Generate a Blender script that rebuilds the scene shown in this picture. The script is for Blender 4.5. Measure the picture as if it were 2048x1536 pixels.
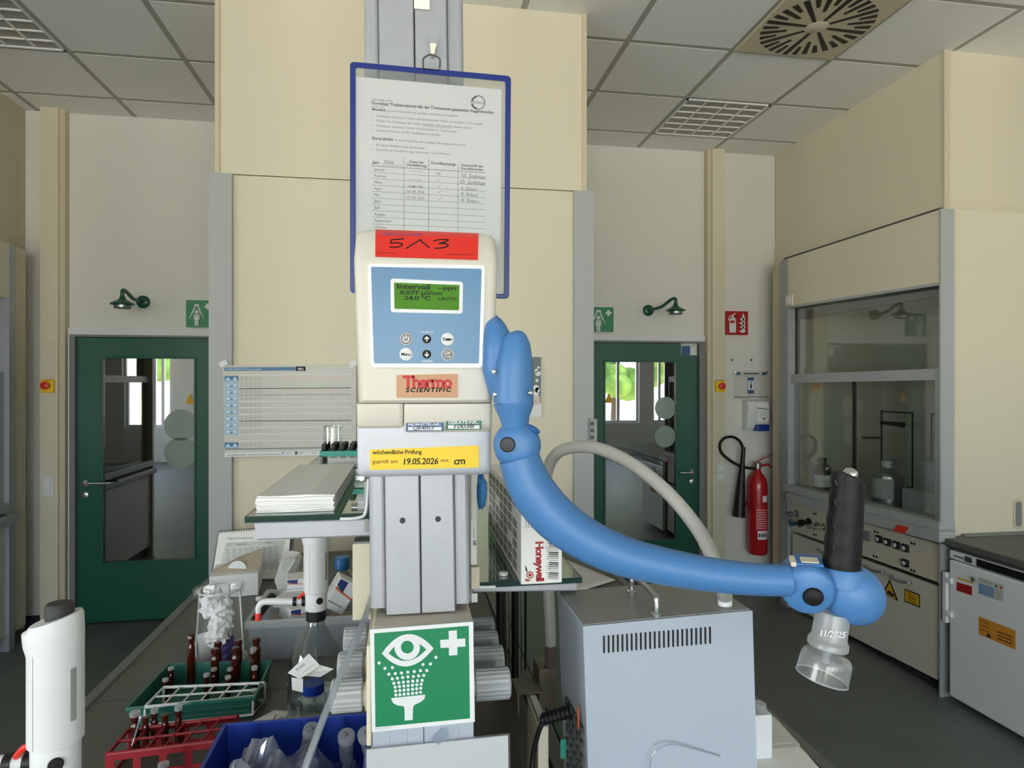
import bpy, math, random
from mathutils import Vector, Matrix
random.seed(7)
for o in list(bpy.data.objects): bpy.data.objects.remove(o)
S = bpy.context.scene
COL = S.collection
V = Vector
# ---------------------------------------------------------------- camera, world, sun, portals, exposure
EYE, F, YAW, CEIL, BACK, FRONT = 1.705, 1300.0, math.radians(9.2), 3.612, 5.01, -5.2
cam = bpy.data.objects.new('camera', bpy.data.cameras.new('camera')); COL.objects.link(cam)
cam.data.sensor_width = 36; cam.data.lens = 36*F/2048; cam.data.clip_start = .02
cam.location = (0, 0, EYE); cam.rotation_euler = (math.radians(90), 0, -YAW)
S.camera = cam
S.view_settings.view_transform = 'Standard'; S.view_settings.look = 'None'
S.view_settings.gamma = 1; S.view_settings.use_curve_mapping = False
S.view_settings.exposure = 1.05
cy = S.cycles
cy.max_bounces = 10; cy.diffuse_bounces = 5; cy.glossy_bounces = 5; cy.transmission_bounces = 6
cy.transparent_max_bounces = 16; cy.caustics_reflective = False; cy.caustics_refractive = False
cy.sample_clamp_indirect = 6; cy.use_denoising = True
w = bpy.data.worlds.new('sky'); S.world = w; w.use_nodes = True
wn, wl = w.node_tree.nodes, w.node_tree.links
bg = wn['Background']; bg.inputs[1].default_value = 9.5
tc = wn.new('ShaderNodeTexCoord'); sx = wn.new('ShaderNodeSeparateXYZ'); rp = wn.new('ShaderNodeValToRGB')
mp = wn.new('ShaderNodeMath'); mp.operation = 'MULTIPLY_ADD'; mp.inputs[1].default_value = .5; mp.inputs[2].default_value = .5
wl.new(tc.outputs['Generated'], sx.inputs[0]); wl.new(sx.outputs['Z'], mp.inputs[0]); wl.new(mp.outputs[0], rp.inputs[0]); wl.new(rp.outputs[0], bg.inputs[0])
cr = rp.color_ramp
cr.elements[0].position = 0; cr.elements[0].color = (.84, .80, .67, 1)
cr.elements[1].position = 1; cr.elements[1].color = (.42, .62, 1.0, 1)
e = cr.elements.new(.49); e.color = (.90, .86, .74, 1)
e = cr.elements.new(.51); e.color = (.92, .96, 1.0, 1)
e = cr.elements.new(.66); e.color = (.72, .84, 1.0, 1)
sun = bpy.data.objects.new('sun', bpy.data.lights.new('sun', 'SUN')); COL.objects.link(sun)
sun.data.energy = 14; sun.data.angle = .01; sun.data.color = (1, .95, .85)
sun.rotation_euler = V((-.72, -.22, -.66)).to_track_quat('-Z', 'Y').to_euler()
WINS = [(-6.65, -5.8), (-5.5, -5.1), (-3.0, -1.2), (-.85, .95), (1.7, 2.7), (4.6, 5.65), (6.0, 6.4)]
WZ0, WZ1 = .75, 2.9
WIDE = (-7.3, 6.9, .8)  # the room widens behind the cupboards
for i, (a, b) in enumerate(WINS):
    l = bpy.data.lights.new('window_portal', 'AREA'); l.shape = 'RECTANGLE'; l.size = b-a; l.size_y = WZ1-WZ0
    l.cycles.is_portal = True
    o = bpy.data.objects.new('window_portal', l); COL.objects.link(o)
    o.location = ((a+b)/2, FRONT-.02, (WZ0+WZ1)/2); o.rotation_euler = (math.radians(90), 0, 0)
ADDED_WIN = (-3.6, -.4)  # unseen side window added in the left wall to light right-hand fronts
l = bpy.data.lights.new('window_portal', 'AREA'); l.shape = 'RECTANGLE'; l.size = WZ1-WZ0; l.size_y = ADDED_WIN[1]-ADDED_WIN[0]; l.cycles.is_portal = True
o = bpy.data.objects.new('window_portal', l); COL.objects.link(o); o.location = (WIDE[0]-.02, sum(ADDED_WIN)/2, (WZ0+WZ1)/2); o.rotation_euler = (0, math.radians(-90), 0)
# ---------------------------------------------------------------- helpers
CT, ST = math.cos(YAW), math.sin(YAW)
def ray(u, v):
    a = (u-1024)/F
    return V((CT*a+ST, -ST*a+CT, (768-v)/F))
E0 = V((0, 0, EYE))
def wt(u, v, t): return E0+ray(u, v)*t
def wx(u, v, X): d = ray(u, v); return E0+d*(X/d.x)
def wy(u, v, Y): d = ray(u, v); return E0+d*(Y/d.y)
def wz(u, v, Z): d = ray(u, v); return E0+d*((Z-EYE)/d.z)

def lin(c): return tuple((x/255/12.92 if x <= 10 else ((x/255+.055)/1.055)**2.4) for x in c)
MATS = {}
def mat(name, rgb, rough=.5, metal=0, bump=None, var=0, vs=6, spec=.5, emit=0, coat=0, trans=0):
    m = bpy.data.materials.new(name); m.use_nodes = True
    n, l = m.node_tree.nodes, m.node_tree.links
    p = n['Principled BSDF']; c = lin(rgb)
    p.inputs['Base Color'].default_value = (*c, 1); p.inputs['Roughness'].default_value = rough
    p.inputs['Metallic'].default_value = metal; p.inputs['Specular IOR Level'].default_value = spec
    p.inputs['Coat Weight'].default_value = coat
    if trans: p.inputs['Transmission Weight'].default_value = trans
    if emit:
        p.inputs['Emission Color'].default_value = (*c, 1); p.inputs['Emission Strength'].default_value = emit
    if var or bump:
        g = n.new('ShaderNodeTexCoord')
    if var:
        t = n.new('ShaderNodeTexNoise'); t.inputs['Scale'].default_value = vs; t.inputs['Detail'].default_value = 5
        r = n.new('ShaderNodeValToRGB')
        r.color_ramp.elements[0].position = .3; r.color_ramp.elements[1].position = .7
        r.color_ramp.elements[0].color = (*[x*(1-var) for x in c], 1); r.color_ramp.elements[1].color = (*[min(1, x*(1+var)) for x in c], 1)
        l.new(g.outputs['Object'], t.inputs['Vector']); l.new(t.outputs['Fac'], r.inputs[0]); l.new(r.outputs[0], p.inputs['Base Color'])
    if bump:
        t = n.new('ShaderNodeTexNoise'); t.inputs['Scale'].default_value = bump[0]; t.inputs['Detail'].default_value = 3
        b = n.new('ShaderNodeBump'); b.inputs['Strength'].default_value = bump[1]; b.inputs['Distance'].default_value = .002
        l.new(g.outputs['Object'], t.inputs['Vector']); l.new(t.outputs['Fac'], b.inputs['Height']); l.new(b.outputs[0], p.inputs['Normal'])
    MATS[name] = m; return m
def glass(name, rgb=(245, 250, 248), refl=.12, rough=.01, edge=.9, dens=0.0, milk=(235, 238, 240), pw_=4):
    """thin clear or milky sheet: see-through, mirror gloss that grows at grazing angles, optional milky share"""
    m = bpy.data.materials.new(name); m.use_nodes = True
    n, l = m.node_tree.nodes, m.node_tree.links
    n.remove(n['Principled BSDF']); out = n['Material Output']
    tr = n.new('ShaderNodeBsdfTransparent'); tr.inputs[0].default_value = (*lin(rgb), 1)
    gl = n.new('ShaderNodeBsdfGlossy'); gl.inputs['Roughness'].default_value = rough; gl.inputs[0].default_value = (1, 1, 1, 1)
    lw = n.new('ShaderNodeLayerWeight'); lw.inputs[0].default_value = .5
    pw = n.new('ShaderNodeMath'); pw.operation = 'POWER'; pw.inputs[1].default_value = pw_; l.new(lw.outputs['Facing'], pw.inputs[0])
    mr = n.new('ShaderNodeMapRange'); mr.inputs['To Min'].default_value = refl; mr.inputs['To Max'].default_value = edge
    mx = n.new('ShaderNodeMixShader')
    l.new(pw.outputs[0], mr.inputs[0]); l.new(mr.outputs[0], mx.inputs[0])
    src = tr
    if dens:
        df = n.new('ShaderNodeBsdfDiffuse'); df.inputs[0].default_value = (*lin(milk), 1)
        tl = n.new('ShaderNodeBsdfTranslucent'); tl.inputs[0].default_value = (*lin(milk), 1)
        m1 = n.new('ShaderNodeMixShader'); m1.inputs[0].default_value = .45; l.new(df.outputs[0], m1.inputs[1]); l.new(tl.outputs[0], m1.inputs[2])
        m2 = n.new('ShaderNodeMixShader'); m2.inputs[0].default_value = dens; l.new(tr.outputs[0], m2.inputs[1]); l.new(m1.outputs[0], m2.inputs[2])
        src = m2
    l.new(src.outputs[0], mx.inputs[1]); l.new(gl.outputs[0], mx.inputs[2]); l.new(mx.outputs[0], out.inputs[0])
    MATS[name] = m; return m

def rootloc(o):
    while o is not None and o.parent: o = o.parent
    return V(o.location) if o is not None else V((0, 0, 0))
def tag(o, label=None, cat=None, group=None, kind=None):
    if label: o['label'] = label
    if cat: o['category'] = cat
    if group: o['group'] = group
    if kind: o['kind'] = kind
    return o
def T(name, label, cat, loc, group=None, kind=None):
    o = bpy.data.objects.new(name, None); COL.objects.link(o); o.location = loc; o.empty_display_size = .05
    return tag(o, label, cat, group, kind)
class MB:
    def __init__(s): s.v, s.f, s.m, s.s = [], [], [], []
    def add(s, vs, fs, mi=0, sm=False):
        n = len(s.v); s.v += [V(x) for x in vs]
        for f in fs: s.f.append([n+i for i in f]); s.m.append(mi); s.s.append(sm)
        return s
    def box(s, a, b, mi=0):
        x0, y0, z0 = a; x1, y1, z1 = b
        x0, x1 = sorted((x0, x1)); y0, y1 = sorted((y0, y1)); z0, z1 = sorted((z0, z1))
        return s.add([(x0, y0, z0), (x1, y0, z0), (x1, y1, z0), (x0, y1, z0), (x0, y0, z1), (x1, y0, z1), (x1, y1, z1), (x0, y1, z1)],
                     [(0, 3, 2, 1), (4, 5, 6, 7), (0, 1, 5, 4), (1, 2, 6, 5), (2, 3, 7, 6), (3, 0, 4, 7)], mi)
    def obox(s, c, ax, ay, az, mi=0):
        c, ax, ay, az = V(c), V(ax), V(ay), V(az)
        p = [c+ax*i+ay*j+az*k for k in (-1, 1) for i, j in ((-1, -1), (1, -1), (1, 1), (-1, 1))]
        return s.add(p, [(0, 3, 2, 1), (4, 5, 6, 7), (0, 1, 5, 4), (1, 2, 6, 5), (2, 3, 7, 6), (3, 0, 4, 7)], mi)
    def loft(s, secs, mi=0, sm=False, cap=True, close=True):
        n = len(secs[0]); vs = [p for q in secs for p in q]; fs = []
        for k in range(len(secs)-1):
            for i in range(n if close else n-1):
                j = (i+1) % n; fs.append((k*n+i, k*n+j, (k+1)*n+j, (k+1)*n+i))
        s.add(vs, fs, mi, sm)
        if cap:
            s.add(secs[0], [tuple(range(n))[::-1]], mi); s.add(secs[-1], [tuple(range(n))], mi)
        return s
    def tube(s, pts, r, n=10, mi=0, cap=True, sm=True, ry=None):
        pts = [V(p) for p in pts]; rs = r if isinstance(r, (list, tuple)) else [r]*len(pts)
        nrm = None; secs = []
        for i, p in enumerate(pts):
            d = (pts[min(i+1, len(pts)-1)]-pts[max(i-1, 0)]).normalized()
            if nrm is None: nrm = d.cross(V((0, 0, 1)) if abs(d.z) < .9 else V((1, 0, 0))).normalized()
            nrm = (nrm-d*nrm.dot(d)).normalized(); b = d.cross(nrm)
            secs.append([p+(nrm*math.cos(2*math.pi*k/n)+b*math.sin(2*math.pi*k/n)*(ry or 1))*rs[i] for k in range(n)])
        return s.loft(secs, mi, sm, cap)
    def lathe(s, prof, o=(0, 0, 0), ax=(0, 0, 1), n=20, mi=0, sm=True, cap=True, rx=1, ref=None):
        o, ax = V(o), V(ax).normalized()
        x = V(ref).normalized() if ref else ax.cross(V((0, 1, 0)) if abs(ax.y) < .9 else V((1, 0, 0))).normalized(); y = ax.cross(x)
        secs = [[o+ax*z+(x*math.cos(2*math.pi*k/n)*rx+y*math.sin(2*math.pi*k/n))*max(r, 1e-5) for k in range(n)] for r, z in prof]
        return s.loft(secs, mi, sm, cap)
    def ell(s, c, a, b, d, n=20, m=12, mi=0):
        c, a, b, d = V(c), V(a), V(b), V(d); secs = []
        for i in range(m+1):
            t = math.pi*i/m; r = max(math.sin(t), 1e-3)
            secs.append([c+d*(-math.cos(t))+(a*math.cos(2*math.pi*k/n)+b*math.sin(2*math.pi*k/n))*r for k in range(n)])
        return s.loft(secs, mi, True, False)
    def prism(s, poly, d, mi=0, sm=False):
        d = V(d); return s.loft([[V(p) for p in poly], [V(p)+d for p in poly]], mi, sm)
    def build(s, name, mats, parent=None, bevel=0, seg=2, solid=0, sub=0, label=None, cat=None, group=None, kind=None, fix=True):
        if not isinstance(mats, (list, tuple)): mats = [mats]
        if parent is not None: off = rootloc(parent)
        else:
            xs, ys, zs = zip(*s.v); off = V(((min(xs)+max(xs))/2, (min(ys)+max(ys))/2, min(zs)))
        me = bpy.data.meshes.new(name); me.from_pydata([p-off for p in s.v], [], s.f)
        for m in mats: me.materials.append(MATS[m] if isinstance(m, str) else m)
        me.polygons.foreach_set('material_index', s.m); me.polygons.foreach_set('use_smooth', s.s)
        if any(s.s): me.set_sharp_from_angle(angle=.65)
        if fix:
            import bmesh
            b = bmesh.new(); b.from_mesh(me); bmesh.ops.recalc_face_normals(b, faces=b.faces); b.to_mesh(me); b.free()
        o = bpy.data.objects.new(name, me); COL.objects.link(o)
        if parent is not None: o.parent = parent
        else: o.location = off
        if bevel:
            b = o.modifiers.new('bevel', 'BEVEL'); b.width = bevel; b.segments = seg; b.limit_method = 'ANGLE'; b.angle_limit = .7; b.harden_normals = False
        if solid:
            b = o.modifiers.new('thickness', 'SOLIDIFY'); b.thickness = solid; b.offset = 0
        if sub:
            b = o.modifiers.new('smooth', 'SUBSURF'); b.levels = sub; b.render_levels = sub
        return tag(o, label, cat, group, kind)
def dup(root, d, label=None, name=None):
    r = root.copy(); COL.objects.link(r); r.location = V(root.location)+V(d)
    if label: r['label'] = label
    for ch in list(root.children):
        c = ch.copy(); COL.objects.link(c); c.parent = r
        for g in list(ch.children):
            k = g.copy(); COL.objects.link(k); k.parent = c
    return r
def rr(x0, x1, y0, y1, r, n=4):
    out = []
    for cx, cyy, a0 in ((x1-r, y1-r, 0), (x0+r, y1-r, 90), (x0+r, y0+r, 180), (x1-r, y0+r, 270)):
        for k in range(n+1):
            a = math.radians(a0+90*k/n); out.append((cx+r*math.cos(a), cyy+r*math.sin(a)))
    return out
def rq(tl, tr, br, bl, r, n=4):
    """quad in photo pixels with rounded corners"""
    P = [V((*p, 0)) for p in (tl, tr, br, bl)]; out = []
    for i in range(4):
        p, a, b = P[i], (P[i-1]-P[i]).normalized(), (P[(i+1) % 4]-P[i]).normalized()
        for k in range(n+1):
            t = k/n; q = p+a*r*(1-t)**2+b*r*t**2
            out.append((q.x, q.y))
    return out
def smooth(pts, n=6):
    pts = [V(p) for p in pts]; out = []
    for i in range(len(pts)-1):
        p0, p1, p2, p3 = pts[max(i-1, 0)], pts[i], pts[i+1], pts[min(i+2, len(pts)-1)]
        for k in range(n):
            t = k/n
            out.append(.5*((2*p1)+(p2-p0)*t+(2*p0-5*p1+4*p2-p3)*t*t+(3*p1-p0-3*p2+p3)*t**3))
    return out+[pts[-1]]
def lerps(v, n):  # resample list of floats to n values
    out = []
    for i in range(n):
        x = i*(len(v)-1)/(n-1); k = min(int(x), len(v)-2); out.append(v[k]+(v[k+1]-v[k])*(x-k))
    return out
# glyphs of the built-in font, meshed once
GL = {}
def make_glyphs():
    chars = [chr(c) for c in range(33, 127)]+list('äöüÄÖÜß°®µ–')
    made = []
    for bold in (0, 1, 2):
        for c in chars+[' ']:
            for body in ((c, '|'+c+'|') if c != ' ' else ('|'+c+'|',)):
                d = bpy.data.curves.new('g', 'FONT'); d.body = body; d.size = 1; d.resolution_u = 2; d.offset = (0, .018, .04)[bold]
                o = bpy.data.objects.new('g', d); COL.objects.link(o); made.append((c, bold, len(body) > 1, o))
    d = bpy.data.curves.new('g', 'FONT'); d.body = '||'; ref = bpy.data.objects.new('g', d); COL.objects.link(ref)
    d.size = 1; d.resolution_u = 2
    bpy.context.view_layer.update(); dg = bpy.context.evaluated_depsgraph_get()
    w0 = ref.evaluated_get(dg).dimensions.x
    for c, bold, wide, o in made:
        ev = o.evaluated_get(dg); g = GL.setdefault((c, bold), [[], [], 0])
        if wide: g[2] = ev.dimensions.x-w0-(0, .036, .08)[bold]
        else:
            me = ev.to_mesh(); g[0] = [(v.co.x, v.co.y) for v in me.vertices]; g[1] = [tuple(p.vertices) for p in me.polygons]; ev.to_mesh_clear()
    for *_, o in made+[(0, 0, 0, ref)]:
        d = o.data; bpy.data.objects.remove(o); bpy.data.curves.remove(d)
make_glyphs()
class Decal:
    """flat print on a plane; coordinates are taken off the photo and carried onto the plane"""
    def __init__(s, p, n, lay=.0003): s.p, s.n, s.lay, s.mb, s.mats = V(p), V(n).normalized(), lay, MB(), []
    def W(s, uv, l=0):
        d = ray(*uv); q = s.p+s.n*(s.lay*(l+1)); return E0+d*((q-E0).dot(s.n)/d.dot(s.n))
    def mi(s, m):
        if m not in s.mats: s.mats.append(m)
        return s.mats.index(m)
    def poly(s, uvs, m, l=0): s.mb.add([s.W(q, l) for q in uvs], [tuple(range(len(uvs)))], s.mi(m)); return s
    def quad(s, a, b, c, d, m, l=0): return s.poly([a, b, c, d], m, l)
    def rect(s, u0, v0, u1, v1, m, l=0): return s.poly([(u0, v0), (u1, v0), (u1, v1), (u0, v1)], m, l)
    def disc(s, c, r, m, l=0, n=20, ry=None): return s.poly([(c[0]+r*math.cos(6.2832*k/n), c[1]+(ry or r)*math.sin(6.2832*k/n)) for k in range(n)], m, l)
    def ring(s, c, r0, r1, m, l=0, a0=0, a1=360, n=24):
        for k in range(n):
            q = [math.radians(a0+(a1-a0)*(k+j)/n) for j in (0, 1)]
            s.poly([(c[0]+r*math.cos(a), c[1]+r*math.sin(a)) for r, a in ((r0, q[0]), (r1, q[0]), (r1, q[1]), (r0, q[1]))], m, l)
        return s
    def line(s, pts, w, m, l=0):
        for a, b in zip(pts, pts[1:]):
            d = V((b[0]-a[0], b[1]-a[1])); d.normalize(); n = V((-d.y, d.x))*w/2; e = d*w*.3
            s.poly([(a[0]+n.x-e.x, a[1]+n.y-e.y), (b[0]+n.x+e.x, b[1]+n.y+e.y), (b[0]-n.x+e.x, b[1]-n.y+e.y), (a[0]-n.x-e.x, a[1]-n.y-e.y)], m, l)
        return s
    def text(s, t, a, b, m, l=0, bold=0, sl=0, h=None, ys=1):
        wd = sum(GL[(c, bold)][2] for c in t) or 1
        A, B = s.W(a, l), s.W(b, l); x = (B-A)/wd; y = s.n.cross(x)
        y = y*ys
        if h: y = y.normalized()*(s.W((a[0], a[1]-h), l)-A).length/.72
        k = 0; mi = s.mi(m)
        for c in t:
            g = GL[(c, bold)]
            if g[0]: s.mb.add([A+x*(k+p+sl*q)+y*q for p, q in g[0]], g[1], mi)
            k += g[2]
        return s
    def build(s, name, parent, **k): return s.mb.build(name, s.mats, parent, fix=False, **k)
def slab(px, Y, dep, mb=None, mi=0):
    """outline in photo pixels carried onto the plane y=Y and given a depth"""
    mb = mb or MB(); return mb.prism([wy(u, v, Y) for u, v in px], (0, dep, 0), mi)
# ---------------------------------------------------------------- materials
mat('wall_paint', (226, 226, 220), .8, bump=(60, .15)); mat('ceiling_tile', (244, 245, 244), .95, bump=(220, .35)); mat('ceiling_grid', (172, 172, 165), .6)
mat('floor_lino', (108, 112, 110), .42, var=.12, vs=3); mat('cream', (220, 213, 191), .55); mat('cream_dark', (205, 196, 172), .6)
mat('grey_strip', (172, 175, 176), .5); mat('alu', (168, 171, 178), .42, .3, var=.03, vs=40); mat('alu_dull', (150, 152, 152), .5, .3)
mat('grey_mid', (128, 130, 132), .55); mat('grey_dark', (70, 72, 74), .5); mat('black', (12, 12, 14), .45); mat('black_soft', (15, 15, 17), .5, bump=(500, .2), spec=.3)
mat('ink', (28, 28, 30), .8); mat('ink_soft', (74, 76, 78), .8); mat('ink_pale', (150, 152, 152), .8); mat('ink_black', (8, 8, 10), .7)
mat('white', (226, 228, 231), .5); mat('white_gloss', (232, 234, 236), .25); mat('paper', (240, 240, 238), .85); mat('paper_grey', (206, 206, 204), .85)
mat('door_green', (14, 86, 68), .4); mat('shower_green', (12, 82, 60), .35); mat('sign_green', (20, 130, 84), .35); mat('sign_red', (168, 20, 30), .4)
mat('device_cream', (214, 210, 199), .42, bump=(900, .12)); mat('device_white', (208, 211, 219), .42); mat('panel_blue', (70, 122, 164), .3)
mat('lcd', (64, 120, 6), .5, emit=.08, spec=.25); mat('hook_pale', (240, 238, 216), .2); mat('label_orange', (176, 116, 60), .3); mat('red_print', (190, 30, 30), .5); mat('sticker_red', (226, 52, 42), .4)
mat('arm_blue', (74, 126, 184), .42, bump=(420, .18)); mat('arm_blue_dark', (54, 108, 170), .5); mat('pocket_blue', (8, 38, 122), .35)
mat('yellow', (246, 205, 40), .5); mat('yellow_dark', (220, 170, 30), .5); mat('tag_blue', (52, 92, 140), .5); mat('tag_green', (36, 106, 84), .5)
mat('cabinet_grey', (172, 182, 196), .38, bump=(700, .1)); mat('cabinet_top', (136, 138, 136), .45); mat('chrome', (210, 212, 215), .16, 1); mat('steel', (170, 172, 176), .3, .9)
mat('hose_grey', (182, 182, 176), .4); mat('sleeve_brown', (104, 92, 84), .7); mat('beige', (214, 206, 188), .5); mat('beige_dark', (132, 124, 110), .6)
mat('worktop', (92, 92, 88), .5, var=.1, vs=30, bump=(150, .1)); mat('worktop_edge', (104, 104, 104), .45); mat('plate_green', (58, 82, 72), .35, spec=.12, var=.1, vs=12)
mat('trough', (40, 40, 42), .5); mat('amber_glass', (66, 20, 11), .12, coat=.5); mat('crate_green', (40, 104, 92), .4); mat('rack_red', (150, 24, 36), .45)
mat('bin_blue', (24, 58, 160), .4); mat('cap_blue', (28, 110, 170), .4); mat('cap_darkblue', (14, 50, 140), .4); mat('purple', (70, 52, 130), .7)
mat('wipe', (238, 238, 240), .9, bump=(40, .6)); mat('liquid_dark', (16, 22, 34), .15); mat('orange', (220, 110, 60), .6); mat('navy', (38, 58, 124), .5)
mat('extinguisher_red', (176, 20, 30), .3, coat=.3); mat('fridge_white', (238, 240, 246), .35); mat('fridge_orange', (222, 150, 50), .6); mat('pale_blue', (126, 160, 196), .6)
mat('glass_edge', (18, 52, 44), .15); mat('teal', (60, 160, 146), .5); mat('knob_grey', (186, 190, 194), .4); mat('clip_blue', (12, 52, 78), .3)
mat('poster', (196, 196, 188), .4); mat('poster_light', (214, 222, 222), .4); mat('poster_blue', (36, 104, 156), .4); mat('poster_pale', (150, 186, 214), .4)
mat('poster_dark', (92, 104, 100), .4); mat('poster_pink', (206, 190, 180), .4); mat('louver', (240, 241, 240), .3); mat('lamp_tube', (255, 244, 222), .4, emit=330)
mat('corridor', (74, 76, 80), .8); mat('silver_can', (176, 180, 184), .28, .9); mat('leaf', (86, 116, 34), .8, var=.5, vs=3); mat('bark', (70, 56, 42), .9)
mat('glove_blue', (60, 130, 196), .5); mat('kraft', (176, 164, 148), .85); mat('skirting', (48, 50, 52), .6); mat('tap_teal', (28, 78, 100), .4); mat('grass', (96, 122, 44), .9, var=.3, vs=.6)
glass('pane', (247, 247, 247), .06); glass('door_pane', (150, 156, 156), .26, .008); glass('sash_pane', (240, 243, 242), .10); glass('clear_glass', (230, 236, 237), .06, .02, .75, pw_=1.7); glass('bag_clear', (252, 252, 252), .05, .1, .5, .05); glass('bell', (246, 248, 250), .05, .2, .55, .2, (250, 251, 253), 2.2); glass('acrylic', (252, 252, 252), .02, .05, .2)
glass('shelf_glass', (150, 196, 180), .16, .01); glass('sleeve_film', (246, 247, 248), .05, .1, .5, .06); glass('frosted', (240, 242, 244), .05, .3, .5, .42)
glass('cloudy', (235, 238, 242), .06, .25, .5, .42, (214, 222, 232)); glass('film', (235, 238, 242), .08, .15, .7, .3, (200, 210, 226)); glass('marker_film', (220, 235, 228), .05, .3, .3, .62, (196, 216, 206))
glass('tube_clear', (225, 232, 238), .12, .1, .8, .35, (205, 214, 226))
# ================================================================ SETTING
def struct(name, mb, mats, label, parent=None, **k):
    return mb.build(name, mats, parent, label=label, kind='structure' if parent is None else None, **k)
LX, RX = -3.7, 3.95
struct('floor', MB().box((WIDE[0], FRONT, -.1), (WIDE[1], BACK+2.2, 0)), 'floor_lino', 'dark grey linoleum floor of the lab')
cl = struct('ceiling', MB().box((WIDE[0], FRONT, CEIL+.0005), (WIDE[1], BACK+.1, CEIL+.1)), 'ceiling_grid', 'suspended ceiling of grey square panels in a metal grid')
gx, gy, gs = 1.838, 3.463, .625
tile = MB().box((gx+.017, gy+.017, CEIL-.0012), (gx+gs-.017, gy+gs-.017, CEIL+.006)).build('ceiling_tile', 'ceiling_tile', cl)
for i in range(-8, 3):
    for j in range(-5, 2):
        if (i, j) in ((0, 1), (0, -1), (-7, 0), (0, 0)): continue
        c = tile.copy(); COL.objects.link(c); c.parent = cl; c.location = (i*gs, j*gs, 0)
    MB().box((gx+i*gs+.017, gy+2*gs+.017, CEIL-.0012), (gx+i*gs+gs-.017, BACK-.005, CEIL+.006)).build('ceiling_tile', 'ceiling_tile', cl)
D1, D2 = (-2.335, -1.28), (1.42, 2.412)
b = MB(); DH = 2.052
b.box((LX, BACK, 0), (D1[0], BACK+.14, CEIL)); b.box((D1[1], BACK, 0), (D2[0], BACK+.14, CEIL)); b.box((D2[1], BACK, 0), (RX, BACK+.14, CEIL))
for d in (D1, D2): b.box((d[0], BACK, DH), (d[1], BACK+.14, CEIL))
struct('wall_back', b, 'wall_paint', 'white back wall with two green doors')
struct('wall_left', MB().box((LX-.1, WIDE[2], 0), (LX, BACK+.14, CEIL)).box((WIDE[0], WIDE[2], 0), (LX-.1, WIDE[2]+.1, CEIL)).box((WIDE[0]-.1, FRONT-.2, 0), (WIDE[0], ADDED_WIN[0], CEIL)).box((WIDE[0]-.1, ADDED_WIN[1], 0), (WIDE[0], WIDE[2]+.1, CEIL)).box((WIDE[0]-.1, ADDED_WIN[0], 0), (WIDE[0], ADDED_WIN[1], WZ0)).box((WIDE[0]-.1, ADDED_WIN[0], WZ1), (WIDE[0], ADDED_WIN[1], CEIL)), 'wall_paint', 'white wall behind the left fume cupboard')
struct('wall_right', MB().box((RX, WIDE[2], 0), (RX+.1, BACK+.14, CEIL)).box((RX+.1, WIDE[2], 0), (WIDE[1], WIDE[2]+.1, CEIL)).box((WIDE[1], FRONT-.2, 0), (WIDE[1]+.1, WIDE[2]+.1, CEIL)), 'wall_paint', 'white wall behind the right fume cupboard')
b = MB(); xs = [WIDE[0]]+[x for q in WINS for x in q]+[WIDE[1]]
for k in range(0, len(xs), 2): b.box((xs[k], FRONT-.2, 0), (xs[k+1], FRONT, CEIL))
for a, c in WINS: b.box((a, FRONT-.2, 0), (c, FRONT, WZ0)); b.box((a, FRONT-.2, WZ1), (c, FRONT, CEIL))
struct('wall_front', b, 'wall_paint', 'white window wall facing the doors')
for i, (a, c) in enumerate(WINS):
    m = (a+c)/2; f = MB()
    for x0, x1 in ((a, a+.06), (m-.03, m+.03), (c-.06, c)): f.box((x0, FRONT-.13, WZ0), (x1, FRONT-.07, WZ1))
    for z0, z1 in ((WZ0, WZ0+.06), (WZ1-.06, WZ1)): f.box((a+.06, FRONT-.13, z0), (m-.03, FRONT-.07, z1)); f.box((m+.03, FRONT-.13, z0), (c-.06, FRONT-.07, z1))
    wo = struct('window_%d' % (i+1), f, 'white', ['first', 'second', 'third', 'fourth', 'fifth', 'sixth', 'seventh'][i]+' white framed window of the window wall counted from its left end')
    for x0, x1 in ((a+.06, m-.03), (m+.03, c-.06)): MB().box((x0, FRONT-.103, WZ0+.06), (x1, FRONT-.097, WZ1-.06)).build('pane', 'pane', wo)
f = MB(); x0, x1 = WIDE[0]-.08, WIDE[0]-.03; m = sum(ADDED_WIN)/2
for a, c in ((ADDED_WIN[0], ADDED_WIN[0]+.06), (m-.03, m+.03), (ADDED_WIN[1]-.06, ADDED_WIN[1])): f.box((x0, a, WZ0), (x1, c, WZ1))
for a, c in ((WZ0, WZ0+.06), (WZ1-.06, WZ1)): f.box((x0, ADDED_WIN[0]+.06, a), (x1, m-.03, c)); f.box((x0, m+.03, a), (x1, ADDED_WIN[1]-.06, c))
wo = struct('window_8', f, 'white', 'added unseen white framed window in the left side wall')
for a, c in ((ADDED_WIN[0]+.06, m-.03), (m+.03, ADDED_WIN[1]-.06)): MB().box((x0+.02, a, WZ0+.06), (x0+.026, c, WZ1-.06)).build('pane', 'pane', wo)
# dim corridor behind the doors
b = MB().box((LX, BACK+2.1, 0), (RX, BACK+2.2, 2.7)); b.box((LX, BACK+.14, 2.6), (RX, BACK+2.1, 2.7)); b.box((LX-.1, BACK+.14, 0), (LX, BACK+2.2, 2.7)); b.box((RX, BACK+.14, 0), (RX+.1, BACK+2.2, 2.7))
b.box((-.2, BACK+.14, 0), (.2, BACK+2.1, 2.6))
struct('wall_corridor', b, 'corridor', 'dim grey corridor walls behind the glazed doors')
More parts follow.
